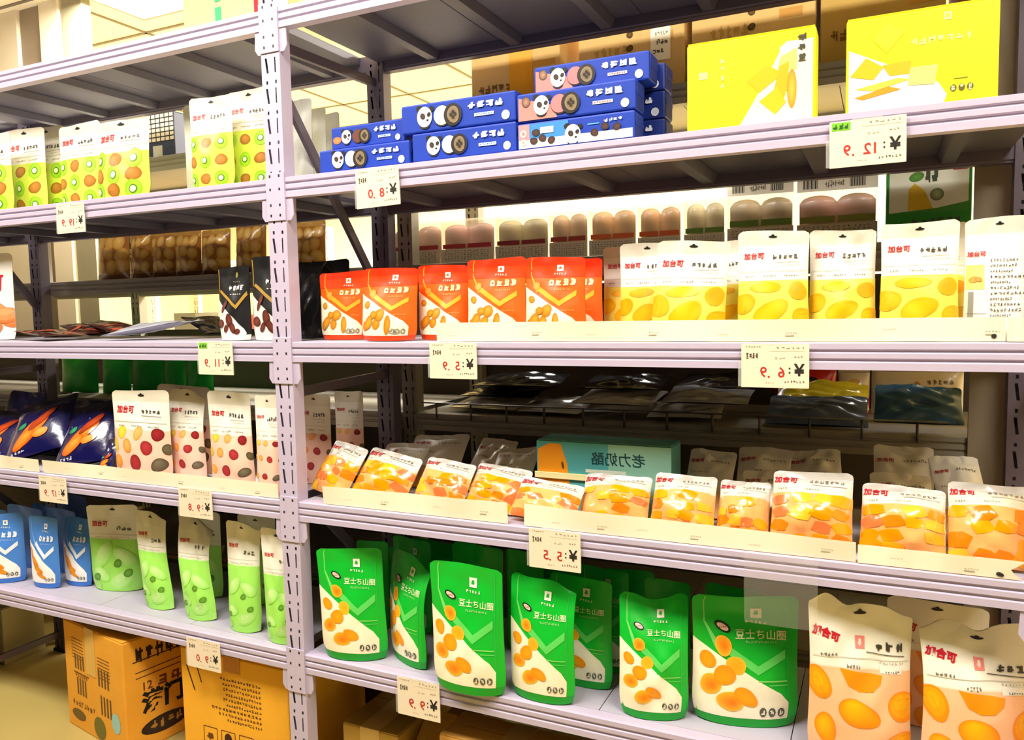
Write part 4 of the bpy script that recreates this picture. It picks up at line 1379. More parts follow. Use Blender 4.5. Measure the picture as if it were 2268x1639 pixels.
put('olive', 'pale green olive pouch partly hidden by the centre post', 594, 668, 1174, 'E', yb=(1414, 1426), T=.02, group=O_, sd=5, lean_x=-.1, wr=1.6, **fk)
put('olive', 'shaded olive pouch behind the bent-over one', 400, 492, 1128, 'E', y=.22, T=.02, group=O_, sd=6, **fk)
put('olive', 'shaded olive pouch behind the upright fourth one', 530, 612, 1140, 'E', y=.24, T=.02, group=O_, sd=7, **fk)
lay('plain_white', 'small white packet lying between the olive pouches', on(500, 1240, .47) * [1, 0, 0] + np.array([.0, .30, DECK['E'] + .008]), .10, .13, .4, .9, .010, 3, name='paper_packet', cat='packet')

# second shelf from below, left bay
J_ = 'white and pink jujube pouches'
put('jujube', 'white and pink jujube pouch beside the dark blue bags', 254, 381, 864, 'D', y=.055, T=.024, group=J_, sd=1, **fk)
put('jujube', 'narrow jujube pouch with curled top, second of the row', 381, 457, 866, 'D', y=.09, T=.02, group=J_, sd=2, curl=.08, lean_x=-.12, wr=1.6, dents=((1, -.07, .3),), **fk)
put('jujube', 'greyish jujube pouch, third of the row', 468, 563, 869, 'D', y=.055, T=.02, group=J_, sd=3, lean_x=-.04, **fk)
put('jujube', 'jujube pouch half hidden by the centre post', 568, 627, 874, 'D', y=.03, T=.018, group=J_, sd=4, **fk)
put('jujube', 'shaded jujube pouch behind the second and third ones', 352, 470, 854, 'D', y=.16, T=.018, group=J_, sd=5, **fk)
put('jujube', 'dim jujube pouch right behind the centre post', 660, 735, 872, 'D', y=.19, T=.016, group=J_, sd=6, **fk)
put('jujube', 'dimmest jujube pouch, at the rear beside the back post', 744, 806, 866, 'D', y=.31, T=.016, group=J_, sd=7, **fk)
C_ = 'dark blue crayfish bags'
zD = DECK['D'] + .012


def bag(kind, label, xl, xr, yb, yt, tilt, T, sd, group, y=None, dz=.010, **k):
    """A filled pillow bag leaning back on the second shelf."""
    z = DECK['D'] + dz
    if y is None:
        a, b = on(xl, yb, z), on(xr, yb, z)
        yy = (a[1] + b[1]) / 2
    else:
        yy = y
    a, b = at(xl, yb, yy), at(xr, yb, yy)
    c = np.array([(a[0] + b[0]) / 2, yy, z])
    d = np.array([0, math.sin(tilt), math.cos(tilt)])
    lo, hi = .02, .6
    for _ in range(40):
        L = (lo + hi) / 2
        if proj(c + d * L)[1] > yt:
            lo = L
        else:
            hi = L
    return lay(kind, label, c, float(b[0] - a[0]) * .97, L, k.pop('yaw', 0), tilt, T, sd, group, floor=DECK['D'], snug=True, **k)


sk = dict(name='snack_bag', cat='snack bag')
bag('crayfish', 'dark blue glossy crayfish bag cut by the frame edge', -90, 18, 1005, 905, .7, .03, 1, C_, y=.07, **sk)
bag('crayfish', 'dark blue crayfish bag leaning on the one at the frame edge', 18, 128, 1010, 898, .65, .032, 2, C_, y=.06, roll=-.35, **sk)
bag('crayfish', 'dark blue crayfish bag in front of the first jujube pouch', 122, 232, 1018, 896, .65, .034, 3, C_, y=.05, roll=-.25, **sk)
bag('crayfish', 'dark blue bag lying behind the other crayfish bags', 70, 190, 960, 882, .6, .026, 4, C_, y=.2, **sk)
bag('crayfish', 'small orange-printed dark blue bag squeezed against the first jujube pouch', 206, 236, 1024, 968, .5, .008, 5, C_, y=.014, **sk)
bag('crayfish', 'dark flattened bag tip rising at the frame edge above the crayfish bags', -20, 60, 905, 862, .4, .008, 6, C_, y=.3, **sk)

# second shelf from below, right bay: filled mango bags
M_ = 'bags of dried mango cubes along the shelf front'
mg = dict(name='fruit_bag', cat='fruit bag')
rows = [(684, 766, 1100, 984, .55, .03, 'closest to the centre post'), (772, 898, 1098, 1004, .6, .034, 'second from the centre post'), (908, 1022, 1106, 1018, .6, .034, 'third from the centre post'),
        (1024, 1152, 1114, 1032, .62, .036, 'fourth from the centre post'), (1122, 1272, 1146, 1064, .7, .03, 'slumped low between the two paper strips'), (1278, 1434, 1150, 1048, .62, .036, 'in front of the teal display carton'),
        (1436, 1580, 1166, 1046, .5, .036, 'just past the teal display carton'), (1584, 1702, 1180, 1060, .5, .034, 'narrow, between two wider ones under the 6.9 card'), (1702, 1890, 1206, 1040, .42, .04, 'brightest and tallest, above the end of the long paper strip'),
        (1900, 2098, 1226, 1072, .48, .04, 'with crumpled clear top, above the notched strip'), (2098, 2300, 1262, 1066, .48, .04, 'largest, cut by the frame edge')]
for i, (a, b, yb, yt, tl, T, lb) in enumerate(rows):
    bag('cubes', 'orange mango cube bag ' + lb, a, b, yb, yt, tl, T, 50 + i, M_, wr=2.2, waist=.02, y=[.05, .06, .055, .07, .03, .065, .055, .06, .05, .055, .05][i], dz=.008, roll=[.22, .16, .1, .1, .1, -.03, .0, .0, .0, .02, 0][i], **mg)
back = [(802, 905, 1020, 976, .9, 0.160, 'first from the post'), (880, 1005, 1012, 958, .8, 0.230, 'second from the post'), (1008, 1096, 1018, 966, .9, 0.240, 'third from the post'), (1062, 1158, 1042, 985, 1.0, 0.160, 'beside the teal carton'),
        (1500, 1612, 1060, 988, .8, 0.200, 'at the far side of the teal carton'), (1618, 1748, 1050, 984, .85, 0.210, 'behind the narrow mango bag'), (1745, 1880, 1040, 990, .9, 0.250, 'behind the brightest mango bag'),
        (1930, 2080, 1060, 978, .8, 0.220, 'behind the crumpled clear top'), (2096, 2222, 1085, 1004, .9, 0.180, 'at the rear by the frame edge'), (1925, 2078, 1100, 1040, .9, .12, 'in the middle of the rear pile'), (1640, 1770, 1085, 1034, .95, .11, 'on the front of the rear pile'),]
for i, (a, b, yb, yt, tl, y, lb) in enumerate(back):
    bag('head', 'greyish white mango bag in the rear pile, ' + lb, a, b, yb, yt, tl, .014, 80 + i, 'rear pile of mango bags', y=y, dz=.012, wr=2.4, roll=rnd.uniform(-.12, .12), **mg)

# teal display carton
xa, xb = X(1188, 1010, .155), X(1486, 1010, .155)
ht = float(at(1330, 984, .16)[2]) - DECK['D']


def teal_art(pen):
    T1, T2 = (90, 180, 176), (150, 206, 184)
    pen.rect(.0, 0, .55, 1, (84, 174, 176), 1)
    pen.rect(.55, 0, 1, 1, T2, 1)
    pen.poly([(.01, .12), (.01, .88), (.10, .97), (.19, .97), (.24, .68), (.27, .12)], (250, 158, 20), 2)
    pen.ell(.205, .66, .010, .03, (120, 70, 10), None, .2, 3, n=10)
    pen.text('老力奶酪', .62, .79, .10, (16, 70, 74), 2, True, 0, .012)
    pen.rect(.38, .58, .68, .63, (232, 238, 220), 2)


tc = carton('teal display carton with orange mango picture lying behind the mango bags', 'display_carton', 'display box', (78, 152, 146), xb - xa, .09, ht, ((xa + xb) / 2, .158, DECK['D'] + .001), 0, 'card', teal_art, None, .002, None, True)
mb = MB()
mb.box((-(xb - xa) / 2 - .004, -.006, ht * .46), (-.02, -.002, ht * .55), lin((255, 244, 176)), .001)
mb.box((-.022, -.006, ht * .40), (.004, -.002, ht * .49), lin((255, 244, 176)), .001)
mb.build('torn_edge', 'paper', tc, smooth=False)

# third shelf, right bay
OR = 'orange chestnut pouches'
put('orange', 'orange chestnut pouch nearest the black pouches, half covered', 711, 818, 602, 'C', y=.10, T=.02, group=OR, sd=1)
put('orange', 'orange chestnut pouch with full white corner, in front of the half covered one', 800, 922, 595, 'C', y=.045, T=.024, group=OR, sd=2, lean_x=.06)
put('orange', 'orange chestnut pouch at the start of the white paper strip', 928, 1040, 588, 'C', y=.085, T=.02, group=OR, sd=3)
put('orange', 'orange chestnut pouch with dark red band, fourth of the row', 1036, 1166, 572, 'C', y=.05, T=.022, group=OR, sd=4)
put('orange', 'orange chestnut pouch closest to the yellow mango pouches', 1164, 1298, 570, 'C', y=.05, T=.024, group=OR, sd=5)
put('orange', 'red-orange pouch edge showing behind the last orange pouch', 1210, 1336, 572, 'C', y=.15, T=.022, group=OR, sd=6)
MN = 'white and yellow mango pouches'
put('mango', 'white and yellow mango pouch beside the orange pouches, rearmost of three', 1337, 1450, 543, 'C', y=.20, T=.016, group=MN, sd=1, **fk)
put('mango', 'white and yellow mango pouch, middle of the three overlapping ones', 1374, 1496, 540, 'C', y=.125, T=.018, group=MN, sd=2, **fk)
put('mango', 'bright mango pouch leaning in front of the three overlapping ones', 1440, 1602, 536, 'C', y=.045, T=.026, group=MN, sd=3, lean_x=.06, roll=.04, **fk)
put('mango', 'mango pouch mostly hidden behind the bright leaning one', 1560, 1668, 532, 'C', y=.125, T=.018, group=MN, sd=4, **fk)
put('mango', 'mango pouch with shadow on its top above the 6.9 price card', 1634, 1792, 512, 'C', y=.05, T=.026, group=MN, sd=5, **fk)
put('mango', 'narrower mango pouch with grey shaded side, third from the frame edge', 1792, 1940, 509, 'C', y=.075, T=.024, group=MN, sd=6, wr=1.8, **fk)
put('mango', 'tall square mango pouch with three-lobed hang hole', 1949, 2124, 491, 'C', y=.05, T=.026, group=MN, sd=7, **fk)
put('mango', 'mango pouch showing only a sliver behind the tall square one', 2010, 2142, 497, 'C', y=.15, T=.018, group=MN, sd=8, **fk)
put('mango_back', 'white pouch turned to show its printed back side, at the frame edge', 2134, 2290, 482, 'C', y=.05, T=.024, group=MN, sd=9, **fk)

# third shelf, left bay
K_ = 'black chocolate snack pouches'
put('black', 'black pouch with gold chevron standing beside the grey flat pouch', 486, 556, 590, 'C', y=.06, T=.018, group=K_, sd=1)
put('black', 'black pouch with gold chevron cut by the centre post', 560, 650, 569, 'C', y=.055, T=.018, group=K_, sd=2)
put('plain_black', 'plain black pouch just past the centre post', 652, 716, 582, 'C', y=.16, T=.018, group=K_, sd=3)
put('plain_black', 'plain black pouch with glittering creases behind the orange pouches', 690, 776, 576, 'C', y=.24, T=.018, group=K_, sd=4, wr=3)
put('plain_black', 'plain black pouch behind the black pouch with gold chevron', 580, 660, 572, 'C', y=.19, T=.018, group=K_, sd=5)
put('fruit_white', 'white pouch with red writing leaning at the frame edge', -90, 33, 563, 'C', y=.10, T=.02, sd=2, group='pouches lying on the third shelf', roll=.0, **fk)
zc = DECK['C']
FL = 'pouches lying on the third shelf'


def flat(kind, label, px, y, W, L, yaw, tilt, T, sd, dz):
    p = at(px, 740, y)
    lay(kind, label, (p[0], y, zc + dz), W, L, yaw, tilt, T, sd, FL, wr=2)


flat('jerky', 'dark pouch lying flat at the frame edge of the third shelf', 150, .07, .13, .24, 1.35, 1.50, .012, 1, .012)
flat('silver', 'crumpled silver grey pouch lying flat before the black pouches', 255, .09, .14, .25, -1.25, 1.42, .016, 2, .015)
flat('plain_black', 'black pouch lying flat beside the silver grey one', 500, .25, .12, .2, 1.2, 1.32, .012, 3, .014)
flat('jerky', 'red-brown jerky pouch lying behind the silver grey one', 300, .24, .13, .22, 1.4, 1.40, .012, 4, .016)
flat('jerky', 'red-brown jerky pouch lying beside the frame edge pouch', 215, .20, .12, .20, 1.2, 1.42, .011, 5, .014)

# fourth shelf, left bay
KW = 'kiwi pouches on the fourth shelf'
put('kiwi', 'white and green kiwi pouch cut by the frame edge', -70, 30, 302, 'B', y=.05, T=.022, group=KW, sd=1, **fk)
put('kiwi', 'greyish kiwi pouch behind the one at the frame edge', 14, 104, 287, 'B', y=.115, T=.018, group=KW, sd=2, **fk)
put('kiwi', 'kiwi pouch with grey shaded top, in the middle of the row', 64, 152, 283, 'B', y=.175, T=.018, group=KW, sd=3, **fk)
put('kiwi', 'kiwi pouch with white top, just behind the large front one', 134, 226, 274, 'B', y=.10, T=.018, group=KW, sd=4, **fk)
put('kiwi', 'large bright kiwi pouch flaring at the top, last of the row of five', 214, 332, 268, 'B', y=.045, T=.026, group=KW, sd=5, lean_x=.03, waist=.06, **fk)
put('kiwi', 'kiwi pouch standing alone in front, near the centre post', 424, 519, 214, 'B', y=.045, T=.022, group=KW, sd=6, **fk)
put('kiwi', 'taller kiwi pouch tucked behind the centre post', 508, 606, 197, 'B', y=.105, T=.02, group=KW, sd=7, **fk)
put('kiwi_back', 'grey kiwi pouch edge behind the one standing near the post', 410, 500, 225, 'B', y=.18, T=.018, group=KW, sd=8, **fk)
for i, (a, b, t, y, lb) in enumerate([(638, 693, 223, .15, 'nearest the centre post'), (672, 724, 243, .235, 'in the middle'), (692, 755, 254, .32, 'nearest the back post')]):
    put('kiwi_back', 'grey-backed kiwi pouch past the post, %s of three' % lb, a, b, t, 'B', y=y, T=.014, group='grey-backed kiwi pouches', sd=9 + i, **fk)
    mbk = None

# ------------------------------------------------------------------ goods on the rear rack
ZR = 1.386 + .052 + .001
# clear bun packs standing under the light batten
BP = 'clear food packs on the rear rack'
packs = [(866, 974, 491, (236, 176, 160), (150, 40, 40), 'pink bun pack with red label bars, nearest the back post'), (976, 1092, 483, (232, 168, 154), (150, 34, 36), 'pink bun pack with red label bars behind the orange pouches'),
         (1096, 1212, 473, (214, 196, 140), (120, 24, 26), 'greenish pack of pieces with dark red label'), (1216, 1300, 461, (226, 180, 130), (140, 50, 30), 'brown bun pack with plain label beside the orange bun packs'),
         (1304, 1408, 453, (240, 178, 110), (190, 90, 40), 'orange-brown bun pack with orange label behind the first mango pouches'), (1412, 1508, 445, (240, 176, 112), (190, 84, 40), 'orange-brown bun pack beside the beige packs'),
         (1514, 1606, 435, (236, 218, 170), (90, 120, 40), 'beige pack with green label bar'), (1610, 1758, 400, (230, 206, 168), (96, 124, 44), 'tall beige pack with barcode top and green label bar'),
         (1764, 1944, 390, (240, 176, 168), (130, 130, 60), 'tall pink pack with white barcode header')]
for i, (a, b, t, c, lc, lb) in enumerate(packs):
    y = .56
    A_, B_x = at(a, 520, y), at(b, 520, y)
    W = float(B_x[0] - A_[0]) + .002
    H = float(at((a + b) / 2, t, y)[2] - ZR)
    R = thing('food_pack', lb, 'food pack', ((A_[0] + B_x[0]) / 2, y, ZR), (0, 0, 0), BP)
    mb = MB()
    mb.box((-W / 2, 0, 0), (W / 2, .10, H), lin((214, 202, 180)), .008)
    mb.build('clear_wrap', 'wrap', R, smooth=False)
    mb = MB()
    Hf = H * (.92 if i < 7 else .78)

    def buns(u, v, W=W, Hf=Hf, i=i):
        x = (u - .5) * (W - .012)
        z = .006 + v * (Hf - .01)
        s = np.abs(np.sin(u * math.pi * (2 if i < 7 else 2))) ** .5
        return np.stack([x, .018 - .012 * s * np.clip(np.sin(np.pi * np.clip(v, 0, 1)), 0, 1) ** .5, z * (.86 + .14 * s)], 1)
    sheet(mb, buns, 0, 1, 0, 1, 20, 10, lambda u, v, c=c: tuple(q * (.85 + .15 * math.sin(9 * u + 5 * v)) for q in c))
    mb.build('food_filling', 'gloss', R)
    mb = MB()
    pen = Pen(mb, plane((-W / 2 + .002, -.0006, .004), (W - .004, 0, 0), (0, 0, H * .42)), W, H * .42, cell=.3)
    pen.rect(0, 0, 1, .72, (196, 184, 162), 1)
    pen.rect(.04, .76, .48, .98, lc, 1)
    pen.rect(.52, .76, .97, .98, lc, 1)
    for k in range(6):
        pen.scrib(.06, .08 + k * .1, .94, .15 + k * .1, 14, (84, 78, 66), 2, i + k, 2)
    mb.build('printed_label', 'paper', R)
    if i >= 7:
        mb = MB()
        pen = Pen(mb, plane((-W / 2 + .002, -.0006, H * .8), (W - .004, 0, 0), (0, 0, H * .2)), W, H * .2, cell=.3)
        pen.rect(0, 0, 1, 1, (226, 220, 206), 1)
        for k in range(12):
            pen.rect(.08 + k * .016, .2, .086 + k * .016 + .006 * (k % 3 == 0), .85, (50, 46, 40), 2)
            pen.rect(.66 + k * .016, .2, .666 + k * .016 + .006 * (k % 2), .85, (50, 46, 40), 2)
        pen.scrib(.35, .2, .6, .8, 8, (110, 104, 92), 2, 4, 3)
        mb.build('barcode_header', 'paper', R)
# green box
xa, xb = float(at(1962, 450, .56)[0]), float(at(2150, 450, .56)[0])


def green_box(pen):
    pen.rect(.04, .28, .96, .78, (214, 214, 196), 1)
    pen.poly([(.26, .30), (.56, .30), (.46, .48), (.34, .56), (.27, .5)], (206, 170, 30), 2)
    pen.ell(.36, .62, .09, .06, (60, 110, 30), (90, 150, 50), .3, 2)
    pen.ell(.60, .44, .08, .08, (70, 90, 50), (170, 180, 140), 0, 2)
    pen.scrib(.44, .55, .62, .74, 2, (50, 60, 40), 2, 3, 6)
    pen.rect(.78, .66, .94, .76, (170, 20, 40), 2)
    pen.poly([(.04, .28), (.96, .28), (.96, .36), (.6, .31)], (60, 130, 40), 2)
    pen.scrib(.3, .14, .9, .22, 6, (60, 60, 50), 1, 4, 5)
    pen.rect(.2, .82, .8, .96, (206, 180, 60), 1)


carton('green food box with lemon picture on the rear rack beside the grey column', 'food_box', 'food box', (30, 130, 30), xb - xa, .2, .235, ((xa + xb) / 2, .53, ZR), 0, 'card', green_box, None, .004)
# chip bags, left bay
for i, (a, b, lb, c) in enumerate([(214, 286, 'nearest the frame edge, with barcode', 0), (288, 336, 'narrow, second of the row', 0), (334, 390, 'third of the row', 0), (386, 446, 'in the middle of the row', 0), (444, 510, 'fifth of the row', 0), (520, 590, 'behind the black pouches', 0), (650, 722, 'past the centre post', 0)]):
    y = .56
    A_, B_x = at(a, 560, y), at(b, 560, y)
    lay('chips_clear', 'golden chip bag on the rear rack, ' + lb, ((A_[0] + B_x[0]) / 2, y, ZR + .002), float(B_x[0] - A_[0]) - .004, float(at((a + b) / 2, 508 - (20 if i > 4 else 0), y)[2] - ZR), 0, .05, .022, 60 + i, 'golden chip bags on the rear rack', name='snack_bag', cat='snack bag')
# green packs behind the crayfish bags
ZG = .945 + .052 + .001
for i, (a, b, lb) in enumerate([(136, 218, 'nearest the frame edge'), (226, 290, 'second'), (292, 362, 'third'), (364, 412, 'narrow fourth'), (412, 474, 'nearest the jujube pouches')]):
    y = .60
    A_, B_x = at(a, 840, y), at(b, 840, y)
    lay('green', 'translucent dark green pack on the rear rack, ' + lb, ((A_[0] + B_x[0]) / 2, y, ZG), float(B_x[0] - A_[0]) - .005, .17, 0, .05, .022, 90 + i, 'dark green packs on the rear rack', name='snack_bag', cat='snack bag', detail=False)
# flat dark pouches piled on the rear rack behind the mango bags
for i, (a, b, y, dz, kd, lb) in enumerate([(1000, 1150, .54, .012, 'plain_white', 'dull white pouch at the bottom edge of the rear pile'), (1030, 1190, .58, .045, 'plain_black', 'black pouch on top of the dull white one'), (1060, 1240, .60, .075, 'plain_black', 'upper black pouch under the shelf beam'),
                                          (1150, 1290, .53, .010, 'plain_white', 'pale pouch with brown window in the dark pile'), (1270, 1450, .53, .040, 'plain_white', 'white pouch with torn edge lying in the dark pile'), (1290, 1470, .60, .075, 'plain_black', 'black pouch behind the white torn one'),
                                          (1440, 1600, .54, .010, 'plain_white', 'flat dull pouch beside the silver one'), (1470, 1660, .505, .055, 'silver', 'shiny silver pouch lying across the dark pile'), (1500, 1680, .66, .078, 'plain_black', 'black pouch under the 6.9 price card')]):
    A_, B_x = at(a, 900, y), at(b, 900, y)
    lay(kd, lb, ((A_[0] + B_x[0]) / 2, y - .03, ZG + dz), float(B_x[0] - A_[0]), .17, rnd.uniform(-.1, .1), 1.42, .008, 120 + i, 'flat pouches piled on the rear rack', wr=2.2)
# bright goods at the end of the rear pile
for i, (a, b, t, bo, c, lb, nm) in enumerate([(1712, 1852, 818, 900, (214, 36, 20), 'red glossy pack with black emblem on the rear rack', 'snack_pack'), (1856, 1926, 826, 902, (236, 214, 176), 'cream and magenta pack beside the red one', 'snack_pack'),
                                             (1930, 2134, 824, 880, (232, 214, 186), 'cream pack with printed header above the blue plastic', 'snack_pack')]):
    y = .775 + .02 * i
    A_, B_x = at(a, 860, y), at(b, 860, y)
    W, H = float(B_x[0] - A_[0]), float(at((a + b) / 2, t, y)[2] - ZG)
    R = thing(nm, lb, 'snack pack', ((A_[0] + B_x[0]) / 2, y, ZG + .001), (0, 0, 0), 'bright packs on the rear rack')
    mb = MB()
    S = lambda u, v, W=W, H=H: np.stack([(u - .5) * W, -.03 * np.sqrt(np.clip(4 * u * (1 - u), 0, 1)) * np.clip(np.sin(np.pi * (.05 + .9 * v)), 0, 1), v * H], 1)
    sheet(mb, S, 0, 1, 0, 1, 14, 10, c)
    sheet(mb, lambda u, v: S(u, v) * [1, -.5, 1], 0, 1, 0, 1, 14, 10, c, flip=True)
    pen = Pen(mb, S, W, H)
    if i == 0:
        pen.ell(.62, .62, .16, .16, (30, 14, 10), (90, 60, 20), 0, 1)
        pen.scrib(.4, .25, .9, .4, 5, (255, 150, 50), 1, 2, 4)
        pen.rect(0, 0, .1, 1, (150, 16, 12), 1)
    elif i == 1:
        pen.rect(0, 0, 1, .42, (206, 0, 106), 1)
        pen.ell(.5, .75, .2, .15, (226, 160, 60), (246, 200, 100), .3, 1, seed=3)
    else:
        pen.scrib(.6, .72, .9, .84, 5, (110, 80, 60), 1, 3, 4)
        pen.scrib(.05, .6, .35, .72, 6, (130, 120, 100), 1, 4, 3)
        pen.ell(.5, .6, .05, .1, (200, 130, 60), None, 0, 1)
    mb.build('body', 'gloss', R)
    mb = MB()
    mb.box((-W / 2, -.002, H), (W / 2, .002, H + .012), lin(c), .0008)
    mb.build('top_seal', 'gloss', R, smooth=False)
for i, (a, b, c, y, dz, lb) in enumerate([(1710, 1930, (222, 198, 40), .64, .03, 'yellow flat pack lying under the red pack'), (1690, 1930, (96, 110, 130), .51, .008, 'crumpled clear grey-blue plastic bag on the rear rack'), (1930, 2140, (70, 110, 140), .53, .02, 'crumpled blue plastic bag at the end of the rear rack')]):
    A_, B_x = at(a, 920, y), at(b, 920, y)
    KIND['wrap%d' % i] = (c, 'gloss', None, False, c, c)
    lay('wrap%d' % i, lb, ((A_[0] + B_x[0]) / 2, y - .02, ZG + dz), float(B_x[0] - A_[0]) * .95, .13 if i != 2 else .11, 0, 1.1 if i != 2 else .75, .016, 140 + i, 'plastic bags at the end of the rear rack', name='plastic_bag', cat='plastic bag', wr=4)
# wire fence on the rear rack edge
mb = MB()
R = thing('wire_fence', 'dark wire guard with small posts along the rear rack edge behind the mango bags', 'wire guard', (0, .468, ZG - .02))
for k in range(12):
    x = .0 + k * .115
    mbp = MB()
    mbp.tube((x, 0, .003), (x, 0, .05), .003, lin((150, 140, 110)), 8)
    mbp.build('guard_post', 'metal', R, smooth=True)
mb.tube((-.05, 0, .05), (1.33, 0, .05), .0022, lin((90, 84, 70)), 8)
mb.build('guard_rail', 'metal', R, smooth=True)
# little goods above the left kiwi gap
xa, xb = float(at(326, 300, .56)[0]), float(at(386, 300, .56)[0])


def grid_art(pen):
    pen.rect(0, .42, 1, 1, (244, 236, 214), 1)
    r = random.Random(3)
    for k in range(7):
        pen.line(k / 6, .42, k / 6, 1, .03, (30, 28, 30), 2)
        pen.line(0, .42 + k * .097, 1, .42 + k * .097, .03, (30, 28, 30), 2)
    pen.rect(0, 0, 1, .4, (50, 62, 92), 1)
    pen.rect(.2, .1, .55, .34, (214, 214, 206), 2)
    pen.rect(0, -.0, .6, .06, (220, 150, 40), 2)


carton('patterned dark blue box with black grid behind the kiwi pouches', 'food_box', 'food box', (60, 66, 90), xb - xa, .12, .17, ((xa + xb) / 2, .56, 1.857), 0, 'card', grid_art, None, .003)
R = thing('paper_cup', 'white paper cup behind the kiwi pouches on the rear rack', 'paper cup', (float(at(414, 300, .74)[0]), .74, 1.857))
for nm, a, b, r0, r1 in (('body', 0, .12, .032, .042), ('rim', .119, .125, .0435, .0435)):
    mb = MB()
    n = 28
    v = [(r0 * math.cos(t), r0 * math.sin(t), a) for t in [2 * math.pi * i / n for i in range(n)]] + [(r1 * math.cos(t), r1 * math.sin(t), b) for t in [2 * math.pi * i / n for i in range(n)]]
    mb.add(v, [(i, (i + 1) % n, n + (i + 1) % n, n + i) for i in range(n)] + [tuple(range(n))[::-1], tuple(range(n, 2 * n))], lin((244, 238, 220)))
    mb.build(nm, 'paper', R, smooth=False)

xf = float(at(335, 690, 2.6)[0])
rack('far white rack seen through the gap below the golden chip bags', [xf, xf + 1.3], [xf, xf + 1.3], .05, 2.6, 3.0, .04, 1.9, [.5, 1.0, 1.62], .05, (MT['wall'], MT['wall'], MT['wall']), brackets=False, ribs=False, brace=False)
for i, (x, w_, h_, c, lb) in enumerate([(.16, .22, .26, (96, 92, 70), 'dark grey box on the far white rack'), (.50, .30, .2, (236, 226, 196), 'white box with grey grille on the far white rack'), (.9, .24, .24, (190, 60, 50), 'red box on the far white rack')]):
    carton(lb, 'storage_box', 'box', c, w_, .22, h_, (xf + x + w_ / 2, 2.66, 1.052), 0, 'card', (lambda pen: [pen.line(.2, .3 + .07 * q, .8, .3 + .07 * q, .02, (90, 86, 76), 1) for q in range(5)]) if i == 1 else None)

# LED batten under the rear rack's upper shelf
R = thing('light_batten', 'long lit light batten under the rear rack shelf above the clear food packs', 'light', (0, .49, 1.70))
xa, xb = float(at(905, 480, .545)[0]), float(at(1625, 420, .545)[0])
mb = MB()
mb.box((xa, .03, -.088), (xb, .075, -.055), lin((255, 255, 255)), .006)
mb.build('diffuser', 'led', R, smooth=False)
mb = MB()
mb.box((xa - .01, .025, -.055), (xb + .01, .08, -.035), lin((200, 195, 185)), .003)
mb.build('housing', 'white_coat', R, smooth=False)
for x in (xa + .1, xb - .1):
    mb = MB()
    mb.tube((x, .05, -.04), (x, .05, .1285), .004, lin((150, 150, 150)))
    mb.build('hanger', 'metal', R, smooth=True)


# ------------------------------------------------------------------ room
def block(name, lo, hi, m, bevel=0):
    mb = MB()
    mb.box(lo, hi, (.8, .8, .8), bevel)
    return struct(mb.build(name, m, None, smooth=False))


CZ = 2.9
block('floor', (-7, -3.2, -.05), (5, 6, 0), 'floor')
block('ceiling', (-7, -3.2, CZ), (5, 6, CZ + .05), 'ceil')
block('wall_back', (-7, 6, 0), (5, 6.1, CZ), 'wall')
block('wall_left', (-7.1, -3.2, 0), (-7, 6, CZ), 'wall')
block('wall_right', (5, -3.2, 0), (5.1, 6, CZ), 'wall')
mb = MB()
for k in range(21):
    x = -7 + .6 * k + .2
    mb.box((x - .009, -3.2, CZ - .006), (x + .009, 6, CZ - .0005), lin((120, 110, 95)))
for k in range(16):
    y = -3.2 + .6 * k + .15
    mb.box((-7, y - .009, CZ - .006), (5, y + .009, CZ - .0005), lin((120, 110, 95)))
struct(mb.build('trim_1', 'grid', None, smooth=False))
yw = 1.2
xs = [float(at(p, 90, yw)[0]) for p in (-160, 0, 38, 88, 130, 180)]
block('wall_pillar_1', (xs[0], yw, 0), (xs[2], yw + .06, CZ), 'wall')
block('wall_pillar_2', (xs[2] + .004, yw + .02, 0), (xs[3], yw + .06, CZ), 'wall3')
block('wall_pillar_3', (xs[3] + .004, yw, 0), (xs[4], yw + .06, CZ), 'wall')
block('wall_pillar_4', (xs[4] + .02, yw + .01, 0), (xs[5], yw + .06, CZ), 'wall2')
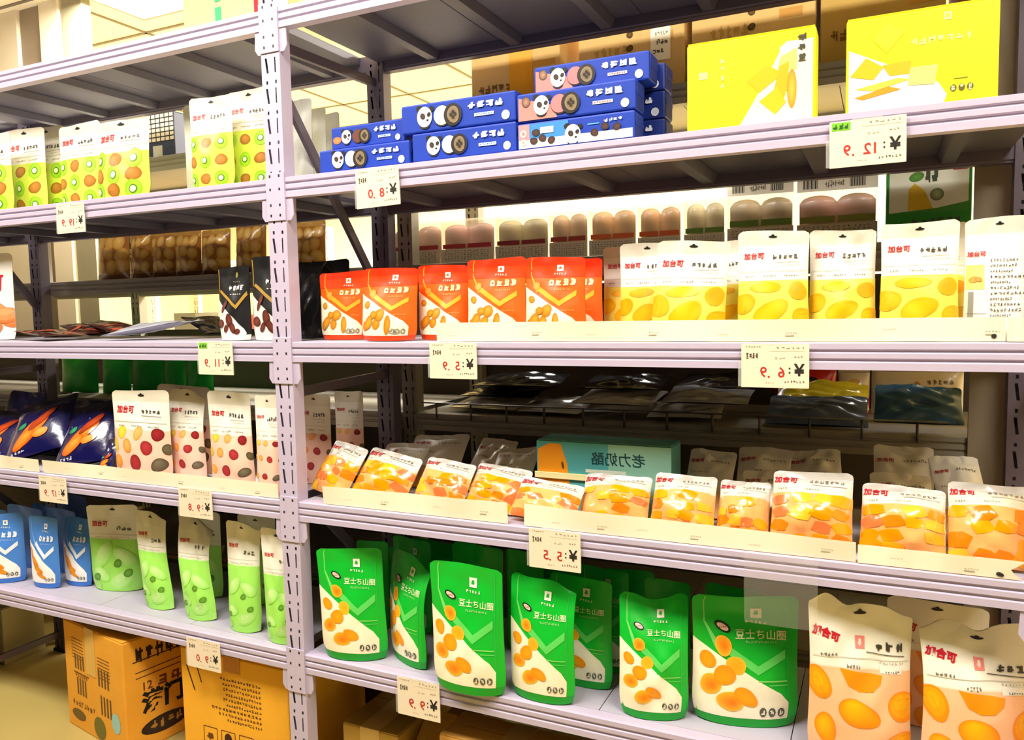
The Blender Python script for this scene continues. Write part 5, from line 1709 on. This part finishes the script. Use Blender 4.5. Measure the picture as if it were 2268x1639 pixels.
for (x, y) in ((-1.75, -1.1), (.1, -1.1), (1.95, -1.1)):
    R = thing('ceiling_light', 'lit ceiling panel over the aisle in front of the rack, %s' % {-1.75: 'towards the far end', .1: 'before the centre post', 1.95: 'towards the near end'}[x], 'ceiling light', (x, y, CZ - .02), group='aisle ceiling panels')
    mb = MB()
    mb.box((-.59, -.29, -.012), (.59, .29, -.004), (1, 1, 1))
    mb.build('diffuser', 'lamp', R, smooth=False)
    mb = MB()
    for lo, hi in (((-.6, -.3, -.016), (-.59, .3, .012)), ((.59, -.3, -.016), (.6, .3, .012)), ((-.59, -.3, -.016), (.59, -.29, .012)), ((-.59, .29, -.016), (.59, .3, .012))):
        mb.box(lo, hi, (.7, .7, .7))
    mb.build('frame', 'white_coat', R, smooth=False)
xl, yl = -2.38, 1.27
for i, (x, y) in enumerate(((xl + .3, yl - .02), (-.4, 2.2), (-3.6, 3.6), (-1.4, 4.2), (1.6, 2.4), (1.2, 4.4))):
    R = thing('ceiling_light', 'lit ceiling panel beyond the racks, ' + ['above the cream carton by the columns', 'first past the rear rack', 'far by the columns', 'far in the middle', 'past the near end of the rear rack', 'far at the near end'][i], 'ceiling light', (x, y, CZ - .02), group='ceiling panels beyond the racks')
    mb = MB()
    mb.box((-.29, -.29, -.012), (.29, .29, -.004), (1, 1, 1))
    mb.build('diffuser', 'lamp', R, smooth=False)
    mb = MB()
    for lo, hi in (((-.3, -.3, -.016), (-.29, .3, .012)), ((.29, -.3, -.016), (.3, .3, .012)), ((-.29, -.3, -.016), (.29, -.29, .012)), ((-.29, .29, -.016), (.29, .3, .012))):
        mb.box(lo, hi, (.7, .7, .7))
    mb.build('frame', 'white_coat', R, smooth=False)


def lamp(x, y, z, sx, sy, p, c=(1, .96, .895)):
    l = bpy.data.lights.new('area_light', 'AREA')
    l.shape = 'RECTANGLE'
    l.size, l.size_y, l.energy, l.color = sx, sy, p, c
    o = bpy.data.objects.new('area_light', l)
    COL.objects.link(o)
    o.location = (x, y, z)
    return o


for x in (-1.75, .1, 1.95):
    lamp(x, -1.1, CZ - .05, 1.15, .55, 92)
for x, y in ((xl + .3, yl), (-.4, 2.2), (-3.6, 3.6), (-1.4, 4.2), (1.6, 2.4), (1.2, 4.4)):
    lamp(x, y, CZ - .05, .56, .56, 330)

w = bpy.data.worlds.new('room_air')
SC.world = w
w.use_nodes = True
w.node_tree.nodes['Background'].inputs[0].default_value = (1, .95, .9, 1)
w.node_tree.nodes['Background'].inputs[1].default_value = .03
SC.view_settings.view_transform = 'Standard'
SC.view_settings.look = 'None'
SC.view_settings.gamma = 1
SC.view_settings.use_curve_mapping = False
SC.view_settings.exposure = -.78
